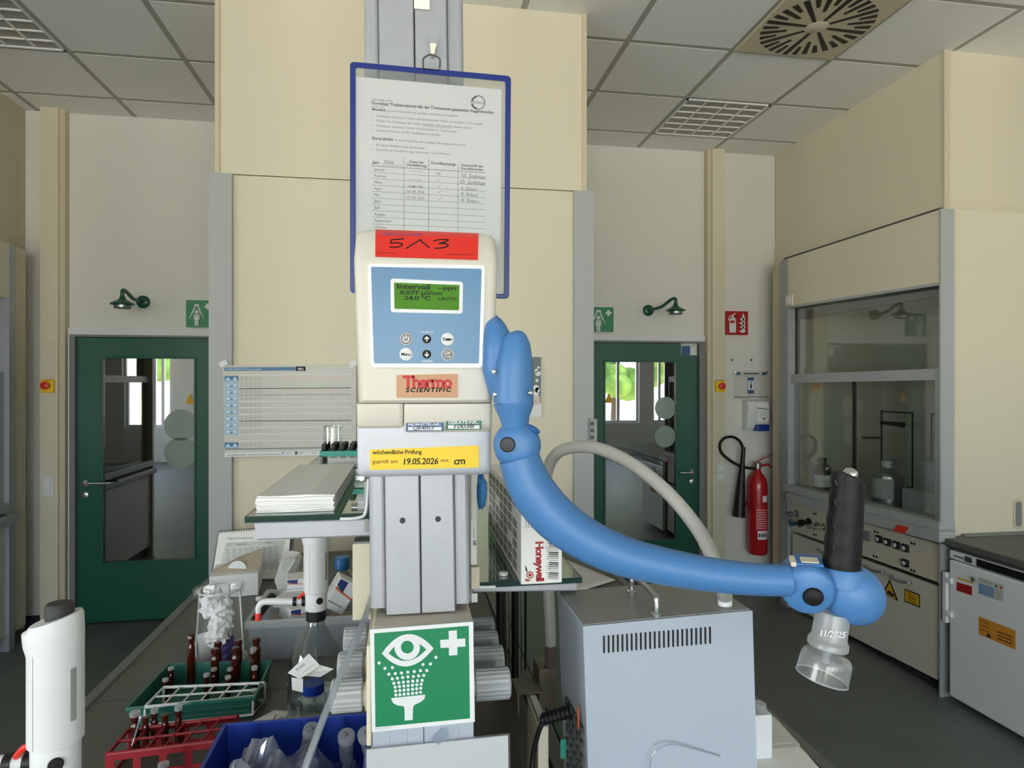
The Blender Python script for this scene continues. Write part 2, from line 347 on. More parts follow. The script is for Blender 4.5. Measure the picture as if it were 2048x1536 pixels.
# trees outside, seen only as reflections in the door glass
for k, (x, y, h, r) in enumerate(((-17.5, -19, 6.5, 2.8), (-11, -17, 6, 2.7), (-4.6, -27, 8, 3), (3.4, -28, 8.5, 3.1), (8.9, -17, 6.3, 2.8), (15.6, -19, 7, 2.7))):
    t = T('tree', ['first', 'second', 'third', 'fourth', 'fifth', 'sixth'][k]+' leafy tree from the left outside the windows', 'tree', (x, y, -.3), 'trees outside the window wall')
    MB().tube([(x, y, -.3), (x+.1, y, h*.5)], [.22, .14], 8).build('trunk', 'bark', t)
    m = MB(); rnd = random.Random(k)
    for q in range(26):
        a, zz = rnd.uniform(0, 6.28), rnd.uniform(-1, 1); rr_ = r*(1-abs(zz)**1.6*.6)*rnd.uniform(.35, .95); s = rnd.uniform(.45, .95)
        m.ell((x+rr_*math.cos(a), y+rr_*math.sin(a), h*.6+zz*h*.42), (s, 0, 0), (0, s, 0), (0, 0, s*.8), 8, 6)
    m.build('crown', 'leaf', t)
# ---- door frames, doors
def door(n, D, lab, uL, uR, gl, discs, lever, lock, side):
    d = T('door_%d' % n, lab, 'door', ((D[0]+D[1])/2, BACK, 0), kind='structure')
    x0, x1 = wy(uL, 700, 5.03).x if uL else D[0]+.02, wy(uR, 700, 5.03).x if uR else D[1]-.02
    y0, y1 = 5.03, 5.075
    A, B = wy(*gl[0], y0), wy(*gl[1], y0); z0, z1 = max(B.z, .42), A.z
    b = MB().box((x0, y0, .012), (A.x, y1, 2.035)); b.box((B.x, y0, .012), (x1, y1, 2.035)); b.box((A.x, y0, .012), (B.x, y1, z0)); b.box((A.x, y0, z1), (B.x, y1, 2.035))
    b.build('leaf', 'door_green', d)
    f = MB(); g = .016
    for p, q in (((A.x, z0), (A.x+g, z1)), ((B.x-g, z0), (B.x, z1)), ((A.x+g, z0), (B.x-g, z0+g)), ((A.x+g, z1-g), (B.x-g, z1))): f.box((p[0], y0-.008, p[1]), (q[0], y0+.02, q[1]))
    f.build('glazing_bead', 'door_green', d, bevel=.003)
    MB().box((A.x+g, y0+.012, z0+g), (B.x-g, y0+.020, z1-g)).build('glass_pane', 'door_pane', d)
    for c, r in discs:
        P = wy(*c, y0+.0105); R = r*P.y/F
        MB().lathe([(0, 0), (R, 0), (R, .0012), (0, .0012)], P, (0, -1, 0), 32, sm=False).build('marker_disc', 'marker_film', d)
    P0, P1 = wy(*lever[0], y0-.045), wy(*lever[1], y0-.045)
    h = MB().tube([P0+V((0, .042, 0)), P0, P1], .010, 10).build('door_handle', 'chrome', d)
    for c, nm in ((lever[0], 'rosette'), (lock, 'lock_plate')):
        P = wy(*c, y0); MB().lathe([(.026, 0), (.026, .006), (.022, .009), (0, .009)], P, (0, -1, 0), 20).build(nm, 'steel', d)
    # frame: grey jambs in the reveal plus head
    f = MB().box((D[0]+.0, BACK-.012, 0), (x0-.003, 5.1, DH)) ; f.box((x1+.003, BACK-.012, 0), (D[1], 5.1, DH)); f.box((x0-.003, BACK-.012, 2.038), (x1+.003, 5.1, DH))
    f.build('door_frame', 'grey_mid', d)
    t = MB().box((D[0]-.055, BACK-.02, 0), (D[0], BACK+.0, DH+.05)); t.box((D[1], BACK-.02, 0), (D[1]+.055, BACK+.0, DH+.05)); t.box((D[0], BACK-.02, DH), (D[1], BACK+.0, DH+.05))
    t.build('architrave', 'white', d, bevel=.003)
    return d
d1 = door(1, D1, 'green door left of the tall cream cabinet with two frosted discs on its glass', 155, None, ((202, 712), (393, 1143)), (((361, 850), 29), ((361, 906), 29)), ((170, 967), (222, 966)), (170, 990), -1)
d2 = door(2, D2, 'green door right of the tall cream cabinet behind the blue arm', None, 1395, ((1207, 720), (1355, 1140)), (((1331, 816), 23.5), ((1330, 873), 23)), ((1384, 945), (1360, 946)), (1384, 963), 1)
dc = Decal((0, 5.03, 0), (0, -1, 0), .0008)
dc.rect(1362, 687, 1394, 711, 'paper_grey').rect(1363, 692, 1380, 711, 'tag_blue', 1).rect(1382, 694, 1391, 709, 'white', 1).build('notice_sticker', d2)
dc = Decal((0, 5.0405, 0), (0, -1, 0), .0005)
dc.poly([(380, 786), (390, 808), (369, 808)], 'yellow_dark').build('warning_sticker', d1)
dc = Decal((0, 5.0405, 0), (0, -1, 0), .0005)
dc.poly([(1218, 786), (1228, 806), (1208, 806)], 'yellow_dark').build('warning_sticker', d2)
struct('trim_1', MB().box((-1.3, 5.0, .0), (1.45, 5.009, .08)), 'skirting', 'dark skirting hidden behind the tall cabinet')
# ---- trunking columns on the back wall
def trunk(n, u0, u1, lab):
    a, c = wy(u0, 700, 4.93).x, wy(u1, 700, 4.93).x
    o = struct('trim_%d' % n, MB().box((a, 4.93, 0), (c, BACK, CEIL)), 'cream', lab)
    for zz in (1.98, .98, .36): MB().box((a-.002, 4.927, zz), (c+.002, 4.93, zz+.004)).build('joint', 'cream_dark', o)
    s = MB().box((c if n == 2 else a-.035, 4.95, 0), (c+.035 if n == 2 else a, BACK, CEIL)); s.build('side_duct', 'cream_dark', o)
    return o
trunk(2, 80, 116, 'cream cable duct running up the wall left of the left door'); trunk(3, 1425, 1450, 'cream cable duct running up the wall right of the right door')
for nm, c, y in (('left', (97, 771), 4.93), ('right', (1439, 772), 4.93)):
    t = T('emergency_button', 'red emergency stop button on the cable duct beside the %s door' % nm, 'button', wy(c[0], c[1]+10, y), 'emergency stop buttons')
    P = wy(*c, y); MB().box((P.x-.042, y-.02, P.z-.05), (P.x+.042, y, P.z+.042)).build('base_plate', 'yellow', t, bevel=.004)
    MB().lathe([(.018, 0), (.018, .02), (.026, .022), (.027, .034), (.0, .04)], P+V((0, -.02, 0)), (0, -1, 0), 20).build('push_button', 'sticker_red', t)
    Decal((0, y-.02, 0), (0, -1, 0), .0006).text('NOT-AUS', (c[0]-9, c[1]-9.5), (c[0]+9, c[1]-9.5), 'ink').build('lettering', t)
for nm, u, vs in (('left', 97, (963, 983)), ('right', 1440, (936, 954))):
    for q, v in enumerate(vs):
        lab = '%s white wall switch on the cable duct beside the %s door' % (['upper', 'lower'][q], nm)
        P = wy(u, v, 4.93); t = T('wall_switch', lab, 'switch', P, 'wall switches on the cable ducts')
        h = .036
        MB().box((P.x-h, 4.918, P.z-h), (P.x+h, 4.93, P.z+h)).build('plate', 'white', t, bevel=.004)
        MB().box((P.x-h*.68, 4.912, P.z-h*.68), (P.x+h*.68, 4.919, P.z+h*.68)).build('rocker', 'white_gloss', t, bevel=.003)
# ---- emergency showers
for nm, fl, hd, sgn in (('left', (287, 604), (245, 603), -1), ('right', (1296, 621), (1351, 618), 1)):
    P = wy(*fl, BACK); Q = wy(hd[0], hd[1]-12, 4.62 if sgn < 0 else 4.62)
    t = T('emergency_shower', 'dark green emergency shower head on a bent pipe above the %s door' % nm, 'shower', P, 'emergency showers above the doors')
    MB().lathe([(.045, 0), (.045, .012), (.03, .022), (.0, .024)], P, (0, -1, 0), 20).build('wall_flange', 'shower_green', t)
    A, B = P, Q
    pth = [A, A+V((0, -.06, 0)), A.lerp(B, .5)+V((0, 0, .0)), A.lerp(B, .85)+V((0, 0, .035)), B+V((0, 0, .03)), B+V((0, 0, -.02))]
    MB().tube(smooth(pth, 5), .0125, 10).build('pipe', 'shower_green', t)
    MB().lathe([(.014, .0), (.02, -.02), (.03, -.03), (.072, -.052), (.074, -.06), (.05, -.062), (.05, -.085), (.0, -.085)], B, (0, 0, 1), 24).build('shower_head', 'shower_green', t)
    MB().lathe([(.046, -.064), (.052, -.066), (.052, -.08), (.046, -.083)], B, (0, 0, 1), 20).build('nozzle_ring', 'steel', t)
# ---- wall signs
def person(dc, x, y, s):
    dc.disc((x, y-12*s), 4*s, 'white', 1).rect(x-6*s, y-7*s, x+6*s, y-4*s, 'white', 1).rect(x-4*s, y-5*s, x+4*s, y+6*s, 'white', 1).rect(x-6.5*s, y-6*s, x-4.6*s, y+5*s, 'white', 1).rect(x+4.6*s, y-6*s, x+6.5*s, y+5*s, 'white', 1)
    dc.rect(x-4*s, y+6*s, x-.6*s, y+19*s, 'white', 1).rect(x+.6*s, y+6*s, x+4*s, y+19*s, 'white', 1)
for nm, q, cx, cross in (('left', (372, 600, 424, 655), 393, (415, 613)), ('right', (1180, 614, 1227, 664), 1197, (1217, 626))):
    A, B = wy(q[0], q[1], 4.99), wy(q[2], q[3], 4.99)
    o = MB().box((A.x, 4.99, B.z), (B.x, 5.01, A.z)).build('safety_shower_sign', 'sign_green', label='green safety shower sign with white figure above the %s door' % nm, cat='sign', group='safety shower signs')
    dc = Decal((0, 4.99, 0), (0, -1, 0), .0008); s = .9; y = (q[1]+q[3])/2+3
    person(dc, cx, y+4, s)
    dc.rect(cx-5, y-22, cx+5, y-18, 'white', 1)
    for k in (-1, 1): dc.line([(cx+k*4, y-17), (cx+k*14, y+6)], 1.6, 'white', 1); dc.line([(cx+k*2, y-17), (cx+k*8, y-2)], 1, 'white', 1)
    x, yy = cross; dc.rect(x-6, yy-2.2, x+6, yy+2.2, 'white', 1).rect(x-2.2, yy-6, x+2.2, yy+6, 'white', 2); dc.build('pictogram', o)
A, B = wy(1452, 622, 4.99), wy(1496, 670, 4.99)
o = MB().box((A.x, 4.99, B.z), (B.x, 5.01, A.z)).build('fire_extinguisher_sign', 'sign_red', label='red sign with white extinguisher and flames on the wall', cat='sign')
dc = Decal((0, 4.99, 0), (0, -1, 0), .0008)
dc.poly([(1459, 665), (1459, 641), (1461, 637), (1464, 635), (1464, 632), (1468, 632), (1468, 635), (1471, 637), (1472, 641), (1472, 665)], 'white', 1)
dc.rect(1460.5, 641, 1470, 646, 'sign_red', 2).line([(1465, 631), (1459, 633), (1457.5, 640)], 2, 'white', 1).line([(1465, 630), (1471, 627)], 2, 'white', 1)
for k in range(4): dc.poly([(1478+k % 2*2, 662-k*8), (1484, 660-k*8), (1486, 650-k*8), (1489, 656-k*8), (1491, 664-k*8), (1484, 666-k*8)], 'white', 1)
dc.build('pictogram', o)
for k, (u, v) in enumerate(((1463, 720), (1502, 720))):
    P = wy(u, v, BACK); MB().lathe([(.008, 0), (.009, .004), (.005, .007), (0, .007)], P, (0, -1, 0), 12).build('wall_screw', 'grey_dark', label='%s small dark screw left in the wall below the fire sign' % ['left', 'right'][k], cat='screw')
# ---- skin protection plan holder and soap dispenser
P, Q = wy(1468, 742, 4.99), wy(1535, 795, 4.99)
t = T('notice_board', 'clear acrylic notice board with blue strip below the two screws', 'notice board', ((P.x+Q.x)/2, BACK, Q.z))
MB().box((P.x, 4.99, Q.z), (Q.x, 5.0, P.z)).build('acrylic_sheet', 'acrylic', t); MB().box((P.x, 4.97, Q.z), (Q.x, 4.99, Q.z+.008)).build('ledge', 'grey_mid', t)
for u, v in ((1470, 745), (1533, 745)):
    p = wy(u, v, 4.99); MB().box((p.x-.008, 4.985, p.z-.008), (p.x+.008, BACK, p.z+.008)).build('spacer', 'chrome', t)
dc = Decal((0, 4.99, 0), (0, -1, 0), .0008)
dc.rect(1469, 743, 1535, 751, 'paper_grey').rect(1473, 744.5, 1481, 750, 'tag_blue', 1).rect(1524, 744.5, 1532, 750, 'tag_blue', 1).rect(1487, 746, 1518, 748.5, 'ink_soft', 1)
dc.rect(1496, 755, 1508, 787, 'white').rect(1496, 755, 1508, 761, 'tag_blue', 1).rect(1496, 780, 1508, 787, 'tag_blue', 1).rect(1500.5, 768, 1503.5, 777, 'ink', 1).rect(1501, 763, 1503.5, 766, 'ink_soft', 1).build('printed_strip', t)
P, Q = wy(1497, 800, 4.9), wy(1541, 860, 4.9)
t = T('soap_dispenser', 'white wall soap dispenser with dark blue base above the extinguisher', 'dispenser', ((P.x+Q.x)/2, BACK, Q.z))
b = MB(); sec = []
for z, d in ((Q.z, .06), (Q.z+.03, .085), (P.z-.06, .11), (P.z-.015, .1), (P.z, .06)): sec.append([(x, y, z) for x, y in rr(P.x, Q.x, BACK-d, BACK, .012, 3)])
b.loft(sec, 0, True).build('housing', 'white', t)
a = wy(1515, 847, 4.885); MB().box((a.x, BACK-.122, Q.z-.008), (Q.x-.012, BACK-.02, Q.z+.045)).build('push_lever', 'cap_darkblue', t, bevel=.01)
dc = Decal((0, BACK-.113, 0), (0, -1, 0), .0006); dc.rect(1514, 806, 1538, 844, 'white_gloss')
dc.line([(1515, 816), (1537, 819)], 1.6, 'ink_soft', 1)
for k in range(4): dc.rect(1522-k % 2, 823+k*4, 1534+k % 2, 824+k*4, 'ink_pale', 1)
dc.disc((1528, 838), 2.2, 'red_print', 1).build('label_sheet', t)
# ---- fire extinguisher
P = wy(1515, 1107, 4.9); r = .078; zt = wy(1515, 945, 4.9).z
t = T('fire_extinguisher', 'red carbon dioxide fire extinguisher with black horn hung on the wall', 'fire extinguisher', (P.x, P.y, P.z))
h = zt-P.z
MB().lathe([(.0, 0), (r*.86, .0), (r, .02), (r, h-.1), (r*.9, h-.055), (r*.62, h-.02), (.03, h), (.024, h+.03), (0, h+.03)], P, n=28).build('cylinder', 'extinguisher_red', t)
MB().lathe([(.024, h+.03), (.028, h+.035), (.028, h+.075), (.02, h+.085), (0, h+.085)], P, n=16).build('valve', 'steel', t)
tp = P+V((0, 0, h+.075)); b = MB()
b.tube([tp+V((-.03, 0, .0)), tp+V((.03, -.01, .035)), tp+V((.13, -.02, .07))], [.012, .011, .008], 8, ry=.5).build('lever', 'extinguisher_red', t)
MB().tube([tp+V((-.02, 0, -.03)), tp+V((.09, -.01, -.01)), tp+V((.12, -.01, -.035))], [.01, .009, .007], 8).build('carry_handle', 'sign_red', t)
hz = [wy(u, v, y) for u, v, y in ((1511, 937, 4.9), (1496, 936, 4.9), (1480, 932, 4.9), (1459, 920, 4.9), (1443, 905, 4.91), (1440, 888, 4.91), (1450, 876, 4.91), (1466, 874, 4.91), (1479, 882, 4.91), (1485, 895, 4.91), (1486, 912, 4.91))]
MB().tube(smooth(hz, 5), .011, 10).build('hose', 'black_soft', t)
A, B = wy(1487, 894, 4.91), wy(1478, 1034, 4.88)
MB().tube([A, A.lerp(B, .22), A.lerp(B, .24), B], [.017, .018, .02, .05], 18).build('discharge_horn', 'black', t)
MB().obox(P+V((0, .04, h*.6)), (r+.004, 0, 0), (0, .05, 0), (0, 0, .012)).build('wall_bracket', 'extinguisher_red', t)
def curved(t, nm, m, z0, z1, a0, a1, rad, o, lines=()):
    b = MB(); n = 8
    pts = [[o+V((rad*math.sin(a0+(a1-a0)*k/n), -rad*math.cos(a0+(a1-a0)*k/n), z)) for k in range(n+1)] for z in (z0, z1)]
    for k in range(n): b.add([pts[0][k], pts[0][k+1], pts[1][k+1], pts[1][k]], [(0, 1, 2, 3)], 0, True)
    return b.build(nm, m, t, fix=False)
curved(t, 'label_sheet', 'red_print', .2, .4, -.7, .75, r+.0012, P); curved(t, 'white_sticker', 'white', .13, .2, -.5, .6, r+.0015, P); curved(t, 'inspection_tag', 'white', .43, .48, .0, .6, r+.0015, P)
b = MB()
for k in range(9):
    n = 5; z = .22+k*.018
    for q in range(n): b.add([P+V((( r+.0025)*math.sin(aa), -(r+.0025)*math.cos(aa), zz)) for aa, zz in ((-.6+q*.23, z), (-.6+q*.23+.16, z), (-.6+q*.23+.16, z+.006), (-.6+q*.23, z+.006))], [(0, 1, 2, 3)])
for k in range(4): b.add([P+V(((r+.0025)*math.sin(aa), -(r+.0025)*math.cos(aa), zz)) for aa, zz in ((-.4+k*.22, .15), (-.4+k*.22+.14, .15), (-.4+k*.22+.14, .18), (-.4+k*.22, .18))], [(0, 1, 2, 3)], 1)
b.build('print', ['white', 'ink'], t, fix=False)
# ---- ceiling luminaires and air diffuser
def luminaire(x0, y0, lab):
    t = T('ceiling_light', lab, 'lamp', (x0+gs/2, y0+gs/2, CEIL-.01), 'louvred ceiling lights')
    a, c, e, f = x0+.012, x0+gs-.012, y0+.012, y0+gs-.012
    b = MB().box((a, e, CEIL+.075), (c, f, CEIL+.08)); b.box((a, e, CEIL-.008), (a+.012, f, CEIL+.075)); b.box((c-.012, e, CEIL-.008), (c, f, CEIL+.075)); b.box((a, e, CEIL-.008), (c, e+.012, CEIL+.075)); b.box((a, f-.012, CEIL-.008), (c, f, CEIL+.075))
    b.build('housing', 'white_gloss', t)
    for k in range(4):
        x = a+(c-a)*(k+.5)/4; MB().tube([(x, e+.02, CEIL+.055), (x, f-.02, CEIL+.055)], .008, 8).build('tube', 'lamp_tube', t)
    for k in range(1, 4):
        x = a+(c-a)*k/4; b = MB(); b.loft([[(x-.004, y, CEIL-.006), (x+.004, y, CEIL-.006), (x+.03, y, CEIL+.045), (x-.03, y, CEIL+.045)] for y in (e+.012, f-.012)]); b.build('long_louver', 'louver', t)
    for q in range(1, 6):
        y = e+(f-e)*q/6
        for k in range(4):
            xa, xb = a+(c-a)*k/4+.006, a+(c-a)*(k+1)/4-.006
            b = MB(); n = 6; secs = []
            for i in range(n+1):
                s = i/n; x = xa+(xb-xa)*s; dz = .03*(1-(2*s-1)**2)
                secs.append([(x, y-.003, CEIL-.006), (x, y+.003, CEIL-.006), (x, y+.026, CEIL+.04-dz), (x, y-.026, CEIL+.04-dz)])
            b.loft(secs, 0, True); b.build('cross_louver', 'louver', t)
luminaire(gx, gy+gs, 'louvred ceiling light beyond the air diffuser towards the back wall'); luminaire(gx-7*gs, gy, 'louvred ceiling light over the left fume cupboard')
x0, y0 = gx+.008, gy-gs+.008; c = V((gx+gs/2, gy-gs/2, CEIL-.012))
t = T('air_diffuser', 'square swirl air diffuser with black radial slots in the ceiling', 'vent', c)
MB().box((x0, y0, CEIL-.012), (x0+gs-.016, y0+gs-.016, CEIL+.004)).build('face_plate', 'cream_dark', t, bevel=.002)
proto = {}
for k in range(32):
    kind = 0 if k % 4 == 0 else (1 if k % 2 == 0 else 2); a = 2*math.pi*k/32
    r0 = (.062, .15, .2)[kind]; r1 = .283 if kind else .287
    if kind not in proto:
        wd = .0115; o = MB().prism([c+V((r0, -wd*.75, -.0015)), c+V((r1, -wd*1.3, -.0015)), c+V((r1, wd*1.3, -.0015)), c+V((r0, wd*.75, -.0015))], (0, 0, .003)).build('slot', 'black', t); proto[kind] = o
    else: o = proto[kind].copy(); COL.objects.link(o); o.parent = t
    o.rotation_euler = (0, 0, a+.03)
MB().lathe([(0, -.004), (.05, -.004), (.058, 0), (.058, .001), (0, .001)], c, n=28).build('hub', 'beige', t)

for k, (i, j) in enumerate(((0, -5), (-3, -5), (-7, -5), (0, -9), (-4, -9), (-8, -9))): luminaire(gx+i*gs, gy+j*gs, ['first', 'second', 'third', 'fourth', 'fifth', 'sixth'][k]+' added unseen louvred ceiling light over the near half of the room')  # unseen lit luminaires added to brighten the upper room more evenly
# ================================================================ TALL CENTRAL CABINET (end of the double fume hood row)
Y0 = 3.25
xl0, xl1, xr0, xr1 = wy(418, 500, 3.23).x, wy(464, 500, 3.23).x, wy(1148, 500, 3.23).x, wy(1187, 500, 3.23).x
t = T('tall_cabinet', 'tall cream cabinet block between the two green doors', 'cabinet', ((xl0+xr1)/2, Y0, 0))
zt = 2.695
MB().box((xl1, Y0, 0), (xr0, 4.98, zt)).build('lower_panel', 'cream', t)
MB().box((wy(433, 200, Y0).x, Y0+.004, zt+.006), (wy(1174, 200, Y0).x, 4.98, CEIL+.003)).build('upper_panel', 'cream', t)
for u in (433, 1167):
    a = wy(u, 200, Y0).x; MB().box((a-.006, Y0-.006, zt+.006), (a+.014, Y0+.004, CEIL+.002)).build('edge_trim', 'cream_dark', t)
for a, c in ((xl0, xl1), (xr0, xr1)): MB().box((a, 3.225, 0), (c, 4.98, zt)).build('corner_strip', 'grey_strip', t)
P, Q = wy(1178, 838, 3.22), wy(1187, 896, 3.22); b = MB().box((P.x, 3.205, Q.z), (xr1+.012, 3.26, P.z))
o = b.build('socket_strip', 'alu_dull', t)
for k in range(4): MB().box((P.x+.004, 3.2, Q.z+.012+k*.035), (P.x+.02, 3.207, Q.z+.03+k*.035)).build('socket', 'grey_dark', o)
# ---- wall chart
A, B, C_, D_ = [wy(*p, 3.219) for p in ((446, 731), (712, 731), (712, 911), (449, 914))]
o = MB().prism([A, B, C_, D_], (0, .003, 0)).build('wall_chart', 'poster', label='glossy grey chromatography chart with a column of blue pictures', cat='poster')
dc = Decal((0, 3.219, 0), (0, -1, 0), .0006)
dc.quad((449, 735), (590, 734), (590, 741), (449, 742), 'poster_blue').text('CHROMAFIL® Filterauswahl', (452, 740.5), (522, 740), 'white', 1)
dc.rect(591, 733, 611, 742, 'ink').text('MN', (595, 741), (607, 741), 'white', 1, 1)
for k in range(11):
    if k == 9: continue
    v = 752+k*13.3-(0 if k < 10 else 0)
    dc.rect(449, v, 477, v+11.5, 'poster_blue' if k in (0, 10) else 'poster_pale'); dc.rect(450, v+6.5, 476, v+11, 'poster_pale', 1)
    dc.disc((456, v+5.5), 3, 'white', 2, 10, 2.2).disc((470, v+5), 3.2, 'poster_light', 2, 10, 2.6).rect(461, v+6, 465, v+8, 'tag_blue', 2)
    for q in range(5): dc.rect(481+q*9, v+2, 486+q*9, v+3, 'ink_pale', 1).rect(481+q*9, v+6, 486+q*9, v+7, 'ink_pale', 1)
for k, (v, m) in enumerate(((748, 'white'), (775, 'ink_soft'), (788, 'ink_pale'), (801, 'white'), (813, 'white'), (826, 'white'), (840, 'ink_soft'), (853, 'white'), (866, 'white'), (880, 'white'))):
    dc.quad((478, v+1.5), (702, v), (702, v+1.4), (478, v+2.9), m, 1)
    for q in range(9): dc.poly([(560+q*15, v+4), (570+q*15, v+4), (574+q*15, v+9), (566+q*15, v+9)], 'poster_pink' if k < 2 else 'paper_grey')
dc.quad((450, 897), (706, 893), (706, 896), (450, 900), 'ink_pale')
dc.quad((450, 906), (708, 900), (708, 909), (450, 914), 'white').text('MACHEREY-NAGEL – Filtration für die Chromatographie', (454, 912), (560, 909.5), 'ink_soft', 1)
for k, m in enumerate(('poster_pale', 'ink_soft', 'poster_light', 'tag_blue')): dc.rect(563+k*27, 903, 568+k*27, 909, m, 1); dc.text(('HPLC', 'GC', 'DC', 'SPE')[k], (571+k*27, 908), (580+k*27, 907.6), 'ink_soft', 1)
dc.build('print', o)
for k, (u, v) in enumerate(((447, 727), (706, 727))):
    P = wy(u, v, 3.215); s = .016
    MB().obox(P, (s, 0, s*.5), (0, .001, 0), (-s*.35, 0, s*.7)).build('tape_piece', 'white', o)
# second poster, half behind the arm
A, B = wy(1010, 713, 3.235), wy(1083, 835, 3.235)
o = MB().box((A.x, 3.235, B.z), (B.x, 3.249, A.z)).build('bubble_poster', 'poster_light', label='dark poster with white bubbles half hidden behind the blue arm', cat='poster')
dc = Decal((0, 3.235, 0), (0, -1, 0), .0006)
dc.rect(1012, 714, 1082, 806, 'poster_dark').rect(1012, 792, 1080, 809, 'poster_pink', 1).rect(1012, 809, 1082, 833, 'white', 1)
for x, y, r in ((1060, 721, 3), (1077, 735, 2.4), (1073, 741, 3.6), (1076, 747, 5.4), (1074, 761, 3.2), (1072, 776, 6), (1075, 780, 5), (1072, 787, 5.5), (1040, 760, 7), (1030, 780, 5)): dc.disc((x, y), r, 'white', 2)
dc.build('print', o)
# ================================================================ RIGHT FUME CUPBOARD
HX, HN, HF = 2.87, 3.12, 4.56
def slabx(px, X, dep, mb=None): return (mb or MB()).prism([wx(u, v, X) for u, v in px], (dep, 0, 0))
t = T('fume_cupboard', 'fume cupboard with glass sashes along the right wall holding bottles', 'cupboard', (HX, 3.9, 0))
rt = t
MB().box((HX, HN, 0), (HX+.085, HN+.012, 2.66)).build('front_post', 'grey_strip', t); MB().box((HX, HF, 0), (HX+.06, HF+.1, 2.66)).build('rear_post', 'alu', t)
MB().box((HX+.085, HN+.012, 0), (3.75, HN+.04, 2.66)).build('near_side_panel', 'cream', t)
MB().box((HX+.02, HF+.1, .1), (3.75, HF+.24, 2.64)).build('far_side_panel', 'cream_dark', t)
MB().box((3.66, HN+.04, .86), (3.7, HF, 2.3)).build('inner_back', 'device_cream', t)
MB().box((HX+.06, HN+.04, .86), (3.66, HF, .9)).build('work_surface', 'device_white', t)
MB().box((HX+.1, HN+.04, 2.25), (3.66, HF, 2.3)).build('inner_ceiling', 'cream', t)
MB().box((HX+.1, HF-.01, .9), (3.66, HF, 2.3)).build('inner_far_wall', 'cream', t)
MB().box((HX+.1, HN+.04, .9), (3.66, HN+.05, 2.3)).build('inner_near_wall', 'cream', t)
slabx([(1567, 516.5), (1880, 415), (1880, 419), (1567, 520)], HX+.012, .02).build('gap_shade_strip', 'grey_dark', t)  # dark grey strip standing in for the shade above the fascia
b = slabx([(1567, 520), (1880, 419), (1880, 565), (1568, 614)], HX+.005, .03); b.build('fascia', 'cream', t, bevel=.003)
slabx([(1568, 613), (1880, 564), (1880, 570), (1568, 618)], HX+.0, .05).build('fascia_rail', 'grey_strip', t)
MB().box((HX+.08, HN+.09, wx(1878, 565, HX).z-.06), (HX+.12, HF, wx(1878, 565, HX).z-.0)).build('lamp_channel', 'grey_mid', t)
slabx([(1578, 612), (1878, 560), (1878, 738), (1578, 750)], HX+.07, .006).build('upper_sash_pane', 'sash_pane', t)
slabx([(1573, 749), (1880, 737), (1880, 760), (1573, 766)], HX+.03, .03).build('sash_top_rail', 'grey_strip', t)
for q in ([(1573, 766), (1582, 766), (1582, 970), (1573, 968)], [(1870, 760), (1880, 760), (1880, 1044), (1870, 1042)]): slabx(q, HX+.03, .03).build('sash_stile', 'grey_strip', t)
slabx([(1688, 763), (1705, 763), (1705, 1000), (1688, 996)], HX+.07, .01).build('sash_divider', 'cream_dark', t)
slabx([(1705, 763), (1707.5, 763), (1707.5, 1000), (1705, 1000)], HX+.045, .02).build('sash_gasket', 'black', t)
slabx([(1582, 766), (1706, 762.5), (1706, 1000), (1582, 970)], HX+.05, .006).build('sash_pane', 'sash_pane', t); slabx([(1706, 762.5), (1870, 760), (1870, 1042), (1706, 1000)], HX+.062, .006).build('sash_pane', 'sash_pane', t)
slabx([(1565, 967), (1878, 1044), (1878, 1062), (1565, 981)], HX-.01, .1).build('sash_bottom_rail', 'grey_strip', t, bevel=.008, seg=3)
slabx([(1572, 986), (1878, 1064), (1878, 1086), (1572, 1001)], HX-.045, .1).build('sill_lip', 'grey_strip', t, bevel=.012, seg=3)
ctl = slabx([(1582, 1003), (1878, 1089), (1878, 1165), (1582, 1060)], HX+.02, .05).build('control_panel', 'beige', t, bevel=.002)
pl = MB()
for x, y in ((1665, 1030), (1750, 1063), (1756, 1065), (1823, 1086), (1829, 1088), (1628, 1027), (1632, 1028), (1628, 1069), (1632, 1070), (1748, 1112), (1754, 1114), (1823, 1140), (1829, 1142)):
    pl.lathe([(.007, 0), (.007, .003), (0, .003)], wx(x, y, HX+.02), (-1, 0, 0), 8)
pl.build('panel_screws'[:-1], 'black', ctl)
for x, y in ((1760, 1078), (1777, 1084), (1795, 1090), (1813, 1096), (1813, 1126)):
    P = wx(x, y, HX+.02); s = .022
    o = MB().box((HX+.002, P.y-s, P.z-s), (HX+.02, P.y+s, P.z+s)).build('power_socket', 'black', t, bevel=.004)
    MB().lathe([(.012, 0), (.013, .004), (.009, .006), (0, .006)], V((HX+.002, P.y, P.z)), (-1, 0, 0), 14).build('socket_insert', 'paper_grey', o)
for x in (1723, 1737):
    P = wx(x, 1072, HX+.02); MB().box((HX+.004, P.y-.024, P.z-.03), (HX+.02, P.y+.024, P.z+.03)).build('breaker', 'grey_mid', t, bevel=.003)
for x, y, m, r in ((1594, 1028, 'steel', .02), (1618, 1045, 'black', .022), (1600, 1047, 'tap_teal', .018), (1636, 1052, 'chrome', .018), (1648, 1054, 'chrome', .018)):
    P = wx(x, y, HX+.02); MB().lathe([(r*1.5, 0), (r*1.5, .006), (r*.6, .01), (r*.6, .04), (r, .045), (r, .08), (0, .085)], P, (-1, 0, 0), 16).build('valve_knob', m, t)
